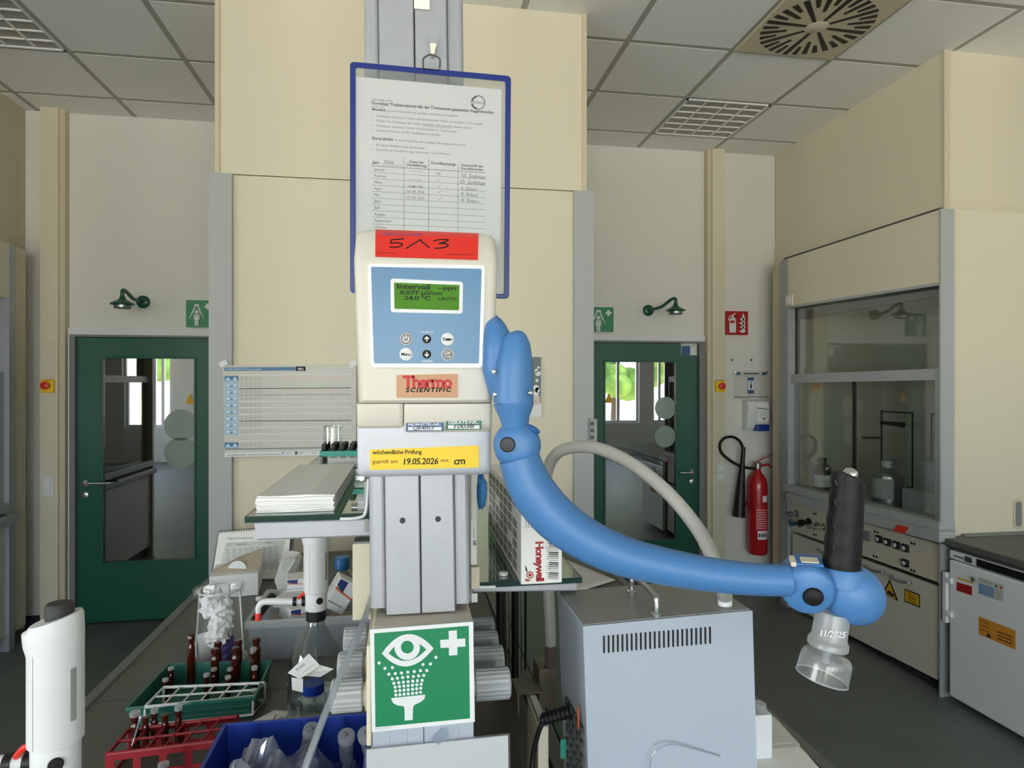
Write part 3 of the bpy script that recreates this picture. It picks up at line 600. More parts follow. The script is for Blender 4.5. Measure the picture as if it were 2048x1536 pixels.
# lower doors
for k, (u0, u1) in enumerate(((1584, 1688), (1688, 1779), (1779, 1877))):
    f = lambda u: 1066+(u-1582)*(1174-1066)/296
    g = lambda u: 1212+(u-1582)*(1361-1212)/296
    slabx([(u0+.8, f(u0)), (u1-.8, f(u1)), (u1-.8, g(u1)), (u0+.8, g(u0))], HX+.02, .02).build('cupboard_door', 'device_cream', t, bevel=.003)
for a, c in (((1735, 1132), (1770, 1144)), ((1786, 1152), (1823, 1165)), ((1640, 1098), (1672, 1109))):
    P, Q = wx(*a, HX+.02), wx(*c, HX+.02); off = V((-.03, 0, 0))
    MB().tube(smooth([P, P+off*.8, P.lerp(Q, .3)+off+V((0, 0, -.008)), P.lerp(Q, .7)+off+V((0, 0, -.008)), Q+off*.8, Q], 4), .006, 8).build('door_pull', 'steel', t)
slabx([(1584, 1216), (1878, 1364), (1878, 1400), (1584, 1236)], HX+.06, .02).build('plinth', 'skirting', t)
dc = Decal((HX+.02, 0, 0), (-1, 0, 0), .0007)
dc.poly([(1779.5, 1158), (1765, 1186), (1797, 1203)], 'ink').poly([(1779.5, 1164), (1768, 1186), (1792, 1199)], 'yellow_dark', 1).poly([(1771, 1184), (1778, 1181), (1789, 1190), (1787, 1194), (1776, 1188)], 'ink', 2)
dc.quad((1809, 1177), (1840, 1189), (1840, 1216), (1809, 1203), 'ink').quad((1810.5, 1180), (1838, 1191), (1838, 1213), (1810.5, 1201.5), 'yellow_dark', 1)
for k, s in enumerate(('Brennbare', 'Abfälle', 'Säuren')): dc.text(s, (1816, 1189+k*6.5), (1833, 1196+k*6.5), 'ink', 2)
dc.build('warning_label', t)
P = wx(1801, 1059, HX-.047); o = slabx([(1795, 1049), (1817, 1055), (1808, 1068), (1785, 1061)], HX-.049, .002); o.build('red_sticker', 'sticker_red', t)
P = wx(1581, 601, HX+.005); o = MB().box((HX-.012, P.y-.045, P.z-.045), (HX+.005, P.y+.045, P.z+.045)).build('light_switch', 'beige', t, bevel=.005)
MB().box((HX-.018, P.y-.028, P.z-.028), (HX-.011, P.y+.028, P.z+.028)).build('rocker', 'white', o, bevel=.003)
# upper boxing to the ceiling
o = MB().box((3.035, 3.27, 2.668), (3.9, BACK-.01, CEIL+.002)).build('upper_boxing', 'cream', t)
MB().box((3.025, 3.262, 2.668), (3.06, 3.275, CEIL+.002)).build('corner_trim', 'cream_dark', t)
# lattice rods inside
b = MB(); LXX = 3.5
rods = [((1763, 820), (1763, 940)), ((1763, 823), (1825, 826)), ((1825, 826), (1825, 975)), ((1815, 975), (1825, 975)), ((1863, 828), (1863, 925)), ((1863, 828), (1876, 828))]
for a, c in rods: b.tube([wx(*a, LXX), wx(*c, LXX)], .006, 6)
b.build('lattice_rod', 'black', t)
MB().tube([wx(1762, 845, 3.42), wx(1806, 850, 3.42)], [.012, .02], 10).build('clamp', 'black', t)
MB().tube([wx(1724, 875, 3.45), wx(1765, 876, 3.45)], .008, 8).build('clamp_arm', 'grey_dark', t)
# things standing in it
P = wx(1645, 974, 3.12); P.z = .9
q = T('brown_bottle', 'brown reagent bottle with white label inside the right fume cupboard', 'bottle', P)
r = .068; MB().lathe([(0, 0), (r, 0), (r, .14), (r*.8, .175), (.026, .2), (.024, .215), (0, .215)], P, n=24).build('body', 'amber_glass', q)
MB().lathe([(.03, .213), (.03, .245), (0, .247)], P, n=18).build('cap', 'black', q); curved(q, 'label_sheet', 'paper', .03, .12, -1.7, .7, r+.001, P)
P = wx(1775, 1012, 3.12); P.z = .9
q = T('aluminium_flask', 'brushed aluminium flask with white cap inside the right fume cupboard', 'flask', P)
r = .093; MB().lathe([(0, 0), (r, 0), (r, .2), (r*.96, .215), (.05, .25), (.034, .256), (.034, .27), (0, .27)], P, n=32).build('body', 'silver_can', q)
MB().lathe([(.036, .262), (.036, .3), (0, .302)], P, n=18).build('cap', 'white', q); curved(q, 'label_sheet', 'paper_grey', .06, .19, -1.9, -.3, r+.001, P)
b = MB(); rnd = random.Random(3)
for k in range(7): b.ell(P+V((.02+rnd.uniform(-.02, .04), rnd.uniform(-.05, .0), .285+rnd.uniform(-.02, .03))), (.03, 0, 0), (0, .02, 0), (.01, 0, .016), 8, 6)
b.build('film_wrap', 'film', q)
for nm, pl_, lab in (('white_box', [(1804, 980), (1869, 990), (1869, 1024), (1804, 1010)], 'low pale box lying beside the aluminium flask'), ('tall_box', [(1838, 925), (1869, 925), (1869, 984), (1838, 978)], 'upright pale box standing behind the low one')):
    X = 3.1 if nm == 'white_box' else 3.3
    Pa = [wx(u, v, X) for u, v in pl_]; y0, y1 = min(p.y for p in Pa), max(p.y for p in Pa); z1 = max(p.z for p in Pa)
    o = MB().box((X, y0, .9), (X+.18, y1, z1)).build(nm, 'device_white', bevel=.004, label=lab+' in the fume cupboard', cat='box')
    MB().box((X-.002, y0+.02, .92), (X, y0+.08, .96)).build('label_sheet', 'white', o)
# ================================================================ RIGHT WORKTOP AND FRIDGE
o = T('side_worktop', 'grey worktop running out of frame beside the right fume cupboard', 'worktop', (3.3, 2.2, .84))
MB().box((2.86, 1.4, .838), (3.94, HN-.002, .874)).build('slab', 'worktop', o, bevel=.006); MB().box((2.9, 1.4, .82), (3.94, HN-.01, .837)).build('under_frame', 'grey_dark', o)
MB().box((3.0, HN-.028, .874), (3.94, HN-.002, .884)).build('upstand', 'grey_mid', o)
P = wy(2036, 1028, HN+.01); q = T('wall_hatch_handle', 'oval recessed grip in the cream cupboard side above the worktop', 'handle', P)
b = MB(); b.prism([(P.x+x, HN+.011, P.z+z) for x, z in rr(-.03, .03, -.085, .085, .029, 6)], (0, -.004, 0)).build('rim', 'cream_dark', q)
MB().prism([(P.x+x, HN+.008, P.z+z) for x, z in rr(-.018, .018, -.07, .07, .017, 6)], (0, -.003, 0)).build('recess', 'grey_mid', q)
FY0, FY1, FX = 2.42, 3.07, 2.872
q = T('refrigerator', 'white under-counter refrigerator with stickers below the right worktop', 'refrigerator', (3.2, 2.75, 0))
MB().box((FX+.05, FY0, .05), (3.6, FY1, .815)).build('body', 'fridge_white', q, bevel=.005)
MB().box((FX, FY0, .035), (FX+.048, FY1-.003, .765)).build('door', 'fridge_white', q, bevel=.008)
pn = MB().box((FX+.006, FY0, .772), (FX+.05, FY1, .816)).build('control_strip', 'fridge_white', q, bevel=.003)
MB().box((FX+.002, FY0, .775), (FX+.006, FY1-.17, .812)).build('display', 'black', q); MB().box((FX+.001, FY1-.14, .78), (FX+.006, FY1-.1, .808)).build('badge', 'grey_dark', q); MB().box((FX+.001, FY1-.09, .79), (FX+.006, FY1-.03, .794)).build('grip_line', 'black', q)
h = MB().box((FX-.012, FY1+.004, .42), (FX+.03, FY1+.03, .69)).build('hinge_rail', 'white_gloss', q, bevel=.004)
for z in (.46, .64): MB().box((FX-.016, FY1-.03, z), (FX+.0, FY1+.012, z+.03)).build('latch', 'white_gloss', q, bevel=.003)
dc = Decal((FX, 0, 0), (-1, 0, 0), .0007)
dc.quad((1913, 1154), (1947, 1164), (1947, 1167.5), (1913, 1157), 'yellow_dark').quad((1913, 1163.5), (1944, 1173), (1944, 1191), (1913, 1181), 'sign_red')
dc.quad((1957, 1153), (2007, 1170), (2007, 1205), (1957, 1187), 'paper_grey').quad((1957, 1166), (1988, 1176), (1988, 1197), (1957, 1186), 'pale_blue', 1)
dc.text('Biogefährdung', (1959, 1161), (1984, 1169), 'ink_soft', 1).disc((1992, 1172), 2.5, 'ink_soft', 1).disc((2002, 1175), 2.5, 'red_print', 1)
for k in range(5): dc.quad((1991, 1180+k*3.5), (2003, 1184+k*3.5), (2003, 1185.2+k*3.5), (1991, 1181.2+k*3.5), 'ink_pale', 1)
dc.quad((1957, 1232), (2031, 1261), (2031, 1300), (1957, 1268), 'fridge_orange')
for k, s in enumerate(('Achtung', 'Lagerung', 'verboten')): dc.text(s, (1960, 1242+k*8), (1977, 1249+k*8), 'ink', 1)
for k in range(3): dc.quad((1995, 1262+k*7), (2024, 1273+k*7), (2024, 1275+k*7), (1995, 1264+k*7), 'ink', 1)
dc.poly([(1977, 1265), (1972, 1273), (1983, 1277)], 'ink', 1).build('sticker', q)
P = wx(1949, 1158, FX); MB().lathe([(.012, 0), (.012, .012), (0, .016)], P, (-1, 0, 0), 14).build('key_lock', 'chrome', q)
# ================================================================ LEFT FUME CUPBOARD (edge of frame)
t = T('fume_cupboard', 'fume cupboard at the left edge of the picture', 'cupboard', (-2.5, 4.2, 0)); K = -2.5
MB().box((K-.08, 4.6, 0), (K, 4.66, 2.6)).build('far_post', 'alu', t); MB().box((-3.4, 4.66, .1), (K-.01, 4.8, 2.6)).build('far_side_panel', 'cream_dark', t)
MB().box((K-.035, HN, 2.25), (K-.005, 4.6, 2.6)).build('fascia', 'cream', t); MB().box((K-.08, HN, 1.78), (K-.074, 4.6, 2.25)).build('upper_sash_pane', 'sash_pane', t)
MB().box((K-.06, HN, 1.72), (K-.03, 4.6, 1.78)).build('sash_top_rail', 'grey_strip', t); MB().box((K-.06, 4.55, .95), (K-.03, 4.6, 1.72)).build('sash_stile', 'grey_strip', t)
MB().box((K-.056, HN, .95), (K-.05, 4.55, 1.72)).build('sash_pane', 'sash_pane', t); MB().box((K-.1, HN, .89), (K+.01, 4.6, .95)).build('sash_bottom_rail', 'grey_strip', t, bevel=.008); MB().box((K-.06, HN, .82), (K+.045, 4.62, .875)).build('sill_lip', 'grey_strip', t, bevel=.012)
MB().box((K-.07, HN, .1), (K-.02, 4.6, .82)).build('lower_front', 'device_cream', t); MB().box((K-.09, HN, 0), (K-.06, 4.6, .1)).build('plinth', 'skirting', t)
MB().box((-3.35, HN, .86), (-3.3, 4.6, 2.3)).build('inner_back', 'device_cream', t); MB().box((-3.3, HN, .86), (K-.1, 4.6, .9)).build('work_surface', 'device_white', t)
MB().box((-3.65, HN, 2.61), (-2.62, BACK-.01, CEIL+.002)).build('upper_boxing', 'cream_dark', t)
MB().box((-3.4, HN-.04, 0), (K, HN, 2.6)).build('near_side_panel', 'cream', t)
struct('baseboard_left', MB().box((-2.62, BACK-.012, 0), (-2.45, BACK, .09)), 'skirting', 'dark skirting between the left fume cupboard and the cable duct')
# ================================================================ ISLAND BENCH
BX0, BX1, BZ = -.811, .884, .9
t = T('island_bench', 'long island bench with dark grey worktop running to the tall cabinet', 'bench', (.03, 1.9, 0))
BT = t
MB().box((BX0+.03, .56, .87), (.298, 3.22, BZ)).build('worktop_slab', 'worktop', t); MB().box((.335, .56, .87), (BX1-.03, 3.22, BZ)).build('worktop_slab', 'worktop', t)
for a, c in ((BX0, BX0+.03), (BX1-.03, BX1)): MB().box((a, .56, .868), (c, 3.22, BZ+.006)).build('raised_edge', 'worktop_edge', t, bevel=.004)
MB().box((BX0+.05, .6, .1), (BX1-.05, 3.2, .868)).build('cabinet_body', 'device_white', t); MB().box((BX0+.1, .65, 0), (BX1-.1, 3.2, .1)).build('plinth', 'skirting', t)
MB().box((BX0+.03, 1.79, BZ-.001), (-.1, 1.793, BZ+.0006)).build('joint', 'ink_soft', t)
# dark channel and thin dark green plate right of the service spine
MB().box((.298, .56, .872), (.335, 3.22, BZ+.012)).build('channel_rail', 'grey_dark', t, bevel=.003)
MB().box((.34, 1.3, BZ+.0005), (.62, 3.1, BZ+.005)).build('green_plate', 'plate_green', t, bevel=.002)
MB().box((.1, .9, BZ+.0005), (.296, 3.1, BZ+.004)).build('cable_channel', 'trough', t)
# ================================================================ SERVICE COLUMN
zA, zB = wy(835, 0, .94).z, wy(840, 1240, .94).z
def cx(uA, uB, z, Y=.94):
    a, c = wy(uA, 0, Y).x, wy(uB, 1240, Y).x; s = (z-zB)/(zA-zB); return c+(a-c)*s
def colbar(uA0, uB0, uA1, uB1, y0, y1, z0=1.377, z1=CEIL):
    return MB().loft([[(cx(uA0, uB0, z), y0, z), (cx(uA1, uB1, z), y0, z), (cx(uA1, uB1, z), y1, z), (cx(uA0, uB0, z), y1, z)] for z in (z0, z1)])
t = T('service_column', 'light grey aluminium service column standing on the bench spine', 'column', (.015, .98, 1.377))
colbar(757, 773, 827, 842, .94, .956).build('front_panel', 'alu', t, bevel=.002); colbar(829, 844, 893, 911, .94, .956).build('front_panel', 'alu', t, bevel=.002)
colbar(727, 740, 757.5, 773.5, .946, 1.03, 1.385).build('side_flange', 'alu', t, bevel=.006, seg=3); colbar(892.5, 910.5, 927, 942, .946, 1.03, 1.385).build('side_flange', 'alu', t, bevel=.006, seg=3)
colbar(750, 765, 900, 918, .957, 1.02).build('core', 'grey_dark', t)
for u, v in ((805, 1041), (876, 1038)):
    P = wy(u, v, .94); MB().lathe([(.0042, 0), (.0042, .0008), (0, .0008)], P, (0, -1, 0), 14).build('bolt_hole', 'black', t)
P, Q = wy(828, -14, .94), wy(859, 22, .94); MB().box((P.x, .937, Q.z), (Q.x, .9398, P.z)).build('paper_tab', 'paper', label='blank white paper tab stuck to the top of the column', cat='label')
# service spine below
t = T('service_spine', 'low media spine with ribbed grey tap knobs under the service column', 'spine', (.01, 1.8, .9))
SX0, SX1 = wy(743, 1380, .90).x, wy(948, 1380, .90).x
MB().box((SX0, .902, .906), (SX1, 1.07, 1.374)).build('head_box', 'beige', t, bevel=.004)
MB().box((SX0+.002, .8985, .91), (SX1-.001, .902, 1.36)).build('front_cover', 'cabinet_grey', t)
P, Q = wy(733, 1291, .9), wy(743, 1492, .9); MB().box((P.x, .899, Q.z), (SX0, 1.05, P.z)).build('side_cover', 'cream', t, bevel=.002)
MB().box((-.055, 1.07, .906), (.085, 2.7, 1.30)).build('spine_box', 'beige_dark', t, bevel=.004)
dc = Decal((0, .8985, 0), (0, -1, 0), .0003)
for u in (779, 814, 881):
    Decal((0, .8985, 0), (0, -1, 0), .0003).line([(u, 1440), (u+1, 1496)], .9, 'ink_pale').build('joint', t)
dc.line([(917, 1440), (918, 1496)], .9, 'ink_pale')
dc.build('joint', t); Decal((0, .8985, 0), (0, -1, 0), .0003).line([(847, 1440), (848, 1496)], 1.6, 'ink').build('seam', t)
for sgn, lst in ((-1, ((1390, 1.041), (1333, 1.146), (1281, 1.262))), (1, ((1368, 1.079), (1321, 1.17), (1289, 1.243), (1260, 1.316)))):
    for v, tt in lst:
        uu = 700 if sgn < 0 else 975
        P = wt(uu, v, tt); x0 = (SX0 if P.y < 1.07 else -.055) if sgn < 0 else (SX1 if P.y < 1.07 else .085)
        xe = wy(662 if sgn < 0 and v > 1380 else (676 if sgn < 0 and v > 1310 else (688 if sgn < 0 else {1368: 1019, 1321: 1006, 1289: 995, 1260: 987}[v])), v, P.y).x
        xc = x0+(xe-x0)*.28; O = V((x0, P.y, 1.207))
        c = MB().lathe([(.0, 0), (.024, 0), (.025, abs(xc-x0)-.002), (.018, abs(xc-x0)-.001), (.018, abs(xc-x0)+.002)], O, (sgn, 0, 0), 24).build('tap_collar', 'beige', t)
        secs = []; n = 40; L0, L1 = abs(xc-x0)+.002, abs(xe-x0)
        for d, r in ((L0, .023), (L0+.002, .0255), (L1-.003, .0255), (L1, .022)):
            secs.append([V((x0+sgn*d, P.y+r*(1-.05*(k % 2))*math.cos(6.2832*k/n), 1.207+r*(1-.05*(k % 2))*math.sin(6.2832*k/n))) for k in range(n)])
        MB().loft(secs).build('tap_knob', 'knob_grey', t)
# ================================================================ EYEWASH SIGN, NOTICE
def c4(x, y): return (680+x/4.096, 1180+y/4.096)
o = slab([c4(243, 325), c4(1090, 260), c4(1105, 1080), c4(262, 1165)], .8955, .002).build('eyewash_sign', 'white_gloss', label='square green eyewash sign with white eye, spray and cross', cat='sign')
dc = Decal((0, .8955, 0), (0, -1, 0), .0002)
dc.poly([c4(280, 355), c4(1055, 293), c4(1065, 1052), c4(290, 1125)], 'sign_green')
def lens(l, r, top, bot, n=14):
    l, r, top, bot = V(l), V(r), V(top), V(bot); out = []
    for a, m, e in ((l, top, r), (r, bot, l)):
        c = m*2-(a+e)/2
        out += [tuple(a*(1-k/n)**2+c*2*(k/n)*(1-k/n)+e*(k/n)**2) for k in range(n)]
    return [c4(*p) for p in out]
dc.poly(lens((342, 520), (767, 478), (550, 362), (552, 626)), 'white', 1).poly(lens((398, 518), (706, 488), (548, 412), (552, 580)), 'sign_green', 2)
q = c4(550, 470); dc.disc(q, 25.5, 'white', 3, 28).disc(c4(551, 468), 12.8, 'sign_green', 4, 24)
dc.poly([c4(890, 335), c4(957, 330), c4(962, 532), c4(893, 538)], 'white', 1).poly([c4(820, 409), c4(1026, 397), c4(1028, 463), c4(824, 476)], 'white', 2)
for x, y in ((320, 598), (786, 552), (368, 642), (430, 636), (680, 610), (741, 606), (400, 690), (453, 685), (504, 680), (556, 673), (608, 668), (659, 661), (711, 660), (428, 728), (470, 723), (513, 717), (557, 712), (601, 709), (644, 704), (686, 700), (441, 764), (481, 759), (519, 755), (558, 751), (596, 747), (634, 743), (673, 740), (452, 796), (487, 791), (523, 787), (558, 784), (594, 780), (629, 776), (665, 772), (455, 828), (490, 824), (525, 821), (559, 817), (594, 813), (628, 809), (662, 804), (458, 861), (491, 858), (525, 854), (559, 851), (594, 847), (627, 843), (660, 838)):
    dc.disc(c4(x, y), 3.2, 'white', 1, 12)
dc.poly([c4(*p) for p in ((420, 886), (697, 857), (697, 872), (690, 893), (665, 915), (630, 932), (608, 942), (598, 962), (595, 1064), (530, 1070), (528, 968), (518, 950), (475, 947), (440, 930), (424, 905))], 'white', 1)
dc.text('Brady 209 P-13', c4(288, 1146), c4(432, 1132), 'ink_pale', 0).build('pictogram', o)
o = slab([(733, 1500), (1016, 1471), (1020, 1790), (733, 1790)], .8935, .0015).build('paper_notice', 'paper', label='blank white sheet in a clear sleeve taped below the eyewash sign', cat='paper')
slab([(729, 1496), (1020, 1466), (1024, 1794), (729, 1794)], .8925, .0006).build('clear_sleeve', 'sleeve_film', o)
slab([(862, 1478), (880, 1462), (894, 1458), (898, 1474), (876, 1490)], .8918, .0004).build('tape_piece', 'film', o)
# ================================================================ FORM POCKET
PY = .915
t = T('form_pocket', 'blue framed document pocket with printed form hanging on the column', 'document holder', wy(860, 598, PY))
OUT = [(700, 123), (1022, 152), (1018, 598), (700, 586)]; INN = [(711, 135), (1011, 163), (1008, 588), (711, 576)]
o_, i_ = rq(*OUT, 9), rq(*INN, 5); b = MB()
fr = [[wy(u, v, y) for u, v in q] for q, y in ((i_, PY+.003), (i_, PY-.002), (o_, PY-.002), (o_, PY+.003))]
b.loft(fr+[fr[0]], 0, False, False); b.build('frame', 'pocket_blue', t, bevel=.001)
slab(INN, PY-.0005, .0006).build('clear_film', 'sleeve_film', t)
slab(INN, PY+.0025, .0006).build('back_film', 'sleeve_film', t)
pp = slab([(710, 153), (1003, 179), (1000, 590), (710, 580)], PY+.0008, .0006).build('form_sheet', 'paper', t)
dc = Decal((0, PY+.0008, 0), (0, -1, 0), .0001)
def g1(x, y): return (740+x/7.585, 180+y/7.585)
def g2(x, y): return (740+x/7.585, 310+y/7.585)
for s, a, e, m, bd in (('SOP-00486-A.003', (25, 160), (340, 180), 'ink_soft', 0), ('Formblatt "Funktionskontrolle der Trinkwasser-gespeisten Augenduschen', (28, 218), (1880, 362), 'ink', 1),
    ('Version: 2.0', (28, 262), (205, 270), 'ink_soft', 0), ('Monatlich', (28, 308), (240, 325), 'ink', 1), ('ist durch Mitarbeiter der jeweiligen Abteilung durchzuführen:', (258, 327), (1350, 410), 'ink_soft', 0),
    ('Staubkappe, schwarzen Trichter und Sprühkopf mit Wasser und sauberem Tuch reinigen', (95, 405), (1710, 532), 'ink_soft', 0), ('Wasser durch Betätigen des Hebels mindestens 30 Sekunden ablaufen lassen', (95, 478), (1535, 592), 'ink_soft', 0),
    ('Staubkappe, schwarzen Trichter und Sprühkopf mit Tuch trocknen', (95, 552), (1315, 647), 'ink_soft', 0), ('Schwarzen Trichter mit der Staubkappe verschließen', (95, 624), (1080, 697), 'ink_soft', 0),
    ('Einmal jährlich', (28, 748), (355, 772), 'ink', 1), ('ist durch Mitarbeiter der jeweiligen Abteilung durchzuführen:', (375, 773), (1460, 850), 'ink_soft', 0),
    ('Bei Bedarf Entkalkung des Sprühkopfes', (95, 846), (835, 900), 'ink_soft', 0), ('Kontrolle der Durchflussmenge (Sollmenge: > 6 Liter/Minute)', (95, 918), (1215, 987), 'ink_soft', 0)): dc.text(s, g1(*a), g1(*e), m, 0, bd)
for y in (398, 470, 542, 614, 838, 910): dc.text('>', g1(30, y), g1(52, y+1), 'ink_soft')
dc.line([g1(780, 545), g1(1240, 580)], .5, 'ink_soft')
lc = g1(1640, 190); dc.ring(lc, 12.5, 14.2, 'ink_soft', 0, -150, 150); dc.ring(lc, 10.5, 14.5, 'ink_soft', 0, 100, 170, 10).ring(lc, 10.5, 14.5, 'ink_soft', 0, 190, 260, 10)
dc.text('advance', (lc[0]-15, lc[1]+1), (lc[0]+14, lc[1]+3.5), 'ink_soft', 1)
for x, y0, y1 in ((515, 40, 1165), (890, 70, 1170), (1335, 95, 1170)): dc.line([g2(x, y0), g2(x, y1)], .8, 'ink_soft')
for k, (y0, y1) in enumerate(((165, 270), (262, 365), (358, 460), (455, 552), (552, 650), (650, 742), (745, 832), (842, 930), (940, 1025), (1045, 1118))): dc.line([g2(25, y0), g2(1750, y1)], 1.0 if k == 0 else .6, 'ink_soft')
for s, a, e, m, bd in (('Jahr:', (40, 132), (148, 139), 'ink', 1), ('Datum der', (595, 118), (815, 131), 'ink', 1), ('Durchführung', (553, 166), (855, 186), 'ink', 1), ('Durchflussmenge', (925, 137), (1300, 162), 'ink', 1), ('Unterschrift des', (1375, 168), (1710, 190), 'ink', 1), ('Durchführenden', (1375, 220), (1715, 242), 'ink', 1),
    ('Januar', (65, 237), (228, 246), 'ink', 0), ('Februar', (65, 332), (250, 342), 'ink', 0), ('März', (65, 430), (185, 437), 'ink', 0), ('April', (65, 526), (172, 532), 'ink', 0), ('Mai', (65, 622), (150, 627), 'ink', 0), ('Juni', (65, 720), (165, 726), 'ink', 0), ('Juli', (65, 816), (148, 821), 'ink', 0), ('August', (65, 915), (235, 925), 'ink', 0), ('September', (65, 1012), (330, 1024), 'ink', 0), ('Oktober', (65, 1108), (258, 1118), 'ink', 0),
    ('15. JAN. 2026', (595, 256), (800, 268), 'ink_pale', 0), ('18. FEB. 2026', (575, 380), (775, 392), 'ink_pale', 0), ('26. MRZ. 2026', (585, 486), (800, 498), 'ink', 1)): dc.text(s, g2(*a), g2(*e), m, 0, bd)
for s, a, e in (('2026', (195, 132), (355, 142)), ('16. 04. 2026', (545, 568), (825, 582)), ('07. 05. 2026', (555, 660), (825, 675)), ('7,8', (985, 302), (1060, 310)), ('O. Soliman', (1380, 335), (1750, 365)), ('O. Soliman', (1355, 432), (1748, 460)), ('K. Eckert', (1375, 525), (1615, 545)), ('K. Eckert', (1375, 612), (1630, 632)), ('K. Eckert', (1380, 705), (1645, 728))): dc.text(s, g2(*a), g2(*e), 'ink_soft', 1, 0, .28)
dc.line([g2(170, 150), g2(500, 166)], .6, 'ink_soft')
for x, y in ((1035, 390), (1040, 478), (1055, 560), (1060, 663)): dc.line([g2(x-25, y+14), g2(x+22, y-12)], .8, 'ink_soft')
dc.build('print', pp)
# clip and adhesive hook holding the pocket
t = T('wire_clip', 'bent wire clip gripping the top edge of the blue form pocket', 'clip', wy(863, 138, PY))
b = [wy(u, v, PY-.004) for u, v in ((847, 138), (846, 122), (849, 115), (862, 109), (875, 114), (880, 121), (879, 138))]
MB().tube(smooth(b, 4), .0012, 8).build('wire', 'grey_dark', t); P, Q = wy(848, 134, PY-.006), wy(880, 139, PY-.006)
MB().box((P.x, PY-.007, Q.z), (Q.x, PY+.006, P.z)).build('jaw', 'steel', t, bevel=.001)
t = T('adhesive_hook', 'clear adhesive hook stuck on the column above the wire clip', 'hook', wy(866, 108, .93))
slab([(855, 70), (877, 71), (876, 90), (868, 108), (860, 108), (857, 88)], .935, .004).build('pad', 'frosted', t, bevel=.001)
slab([(860, 86), (873, 87), (868, 110), (862, 110)], .928, .006).build('hook_tongue', 'hook_pale', t, bevel=.001)
# ================================================================ WATER UNIT DISPLAY
t = T('display_unit', 'cream water purification display unit with blue keypad and green screen', 'display unit', wy(850, 950, .87))
def lsec(secs, yb, r=.01, mb=None):
    out = []
    for v, uL, uR, Y in secs:
        P, Q = wy(uL, v, Y), wy(uR, v, Y); z = (P.z+Q.z)/2
        out.append([(x, y, z) for x, y in rr(P.x, Q.x, Y, yb, r, 5)])
    return (mb or MB()).loft(out, 0, True)
def crease(o, ang=.6):
    m = o.modifiers.new('edges', 'EDGE_SPLIT'); m.split_angle = ang; return o
crease(lsec([(463, 728, 975, .874), (466, 718, 986, .866), (473, 711, 992, .858), (521, 707, 997, .836), (527, 707, 997, .835), (800, 716, 986, .840), (805, 717, 985, .843), (806, 719, 983, .846)], .904).build('front_cover', 'device_cream', t))
crease(lsec([(807, 713, 806, .846), (808, 712.5, 806.5, .842), (840, 713, 806.5, .842), (852, 714, 806.5, .846), (858, 716, 806, .855)], .904, .006).build('left_flap', 'device_cream', t))
crease(lsec([(807, 808, 985, .844), (808, 807.5, 985.5, .841), (848, 807.5, 985, .841), (860, 808, 984, .846), (867, 810, 982, .857)], .904, .006).build('right_flap', 'device_cream', t))
crease(lsec([(850, 713, 984, .853), (925, 714, 983, .853), (938, 714.5, 983, .855), (947, 716, 982, .861), (951, 719, 979, .872)], .939, .008).build('mounting_bracket', 'device_white', t))
kp = slab(rq((735, 527), (970, 531), (965, 736), (742, 735), 8), .8335, .004).build('keypad', 'white_gloss', t, bevel=.0015)
dc = Decal((0, .8335, 0), (0, -1, 0), .00015)
dc.poly(rq((742, 533.5), (963.5, 537.5), (958, 727), (747.5, 727), 4), 'panel_blue').poly(rq((781, 557), (926, 563.5), (925, 627.5), (781.5, 624.5), 6), 'white', 1)
dc.text('PAUSE/STOP', (842, 666), (867, 666), 'white', 1).text('INTERVAL', (843, 724), (866, 724), 'white', 1).build('printed_foil', kp)
sc = slab(rq((788, 565), (919, 570), (918, 620.5), (789, 617.5), 1), .8328, .001).build('screen', 'lcd', t)
dc = Decal((0, .8328, 0), (0, -1, 0), .0002)
dc.text('Intervall', (793, 577), (860, 579), 'ink_black', 0, 1, 0, None, .62).text('--ppo', (876, 579), (913, 580), 'ink_black', 0, 1, 0, None, .62).text('0.077 µS/cm', (800, 588.5), (884, 590), 'ink_black', 0, 1, 0, None, .62).text('24.0 °C', (808, 599.5), (861, 600.5), 'ink_black', 0, 1, 0, None, .62).text('UV/TC', (876, 600.5), (914, 601), 'ink_black', 0, 1, 0, None, .62).build('readout', sc)
for u, v, r, m in ((812, 678, 12.5, 'grey_mid'), (853.5, 678, 8.5, 'ink_black'), (895, 678.5, 12.5, 'white'), (812, 708.5, 12.5, 'white'), (853.5, 708.5, 8.5, 'ink_black'), (895, 709, 12.5, 'grey_mid')):
    P = wy(u, v, .8333); R = r*P.y/F*1.01
    k = MB().lathe([(0, 0), (R, 0), (R, .0006), (R-.0004, .0009), (0, .0009)], P, (0, -1, 0), 28).build('button', m, t)
    d = Decal((0, .8324, 0), (0, -1, 0), .00015)
    if m != 'white' and r > 10: d.ring((u, v), r-1.6, r-.5, 'white')
    if (u, v) == (812, 678): d.ring((u, v), 4.6, 6.8, 'white', 0, -60, 240).rect(u-1.1, v-8.5, u+1.1, v-.5, 'white', 1)
    elif r < 9:
        s = -1 if v < 690 else 1
        d.poly([(u, v+s*6), (u-5, v+s*.5), (u-3, v-s*1), (u, v+s*2.4), (u+3, v-s*1), (u+5, v+s*.5)], 'white').rect(u-1.1, v-5, u+1.1, v+5, 'white', 1)
    elif v > 700 and u < 850: d.text('Menu', (u-10, v+3), (u+10, v+3), 'ink_black', 0, 1)
    elif u > 850 and v < 690: d.text('Enter', (u-10, v+3), (u+10, v+3), 'ink_black', 0, 1).disc((u+1, v+.5), 4.4, 'ink_black', 1, 9, 2.6)
    else: d.text('UV', (u-6, v), (u+6, v), 'white', 0, 1).rect(u-5, v+4, u+3, v+5, 'white', 1).poly([(u+3, v+2), (u+7, v+4.5), (u+3, v+7)], 'white', 1)
    d.build('symbol', k)
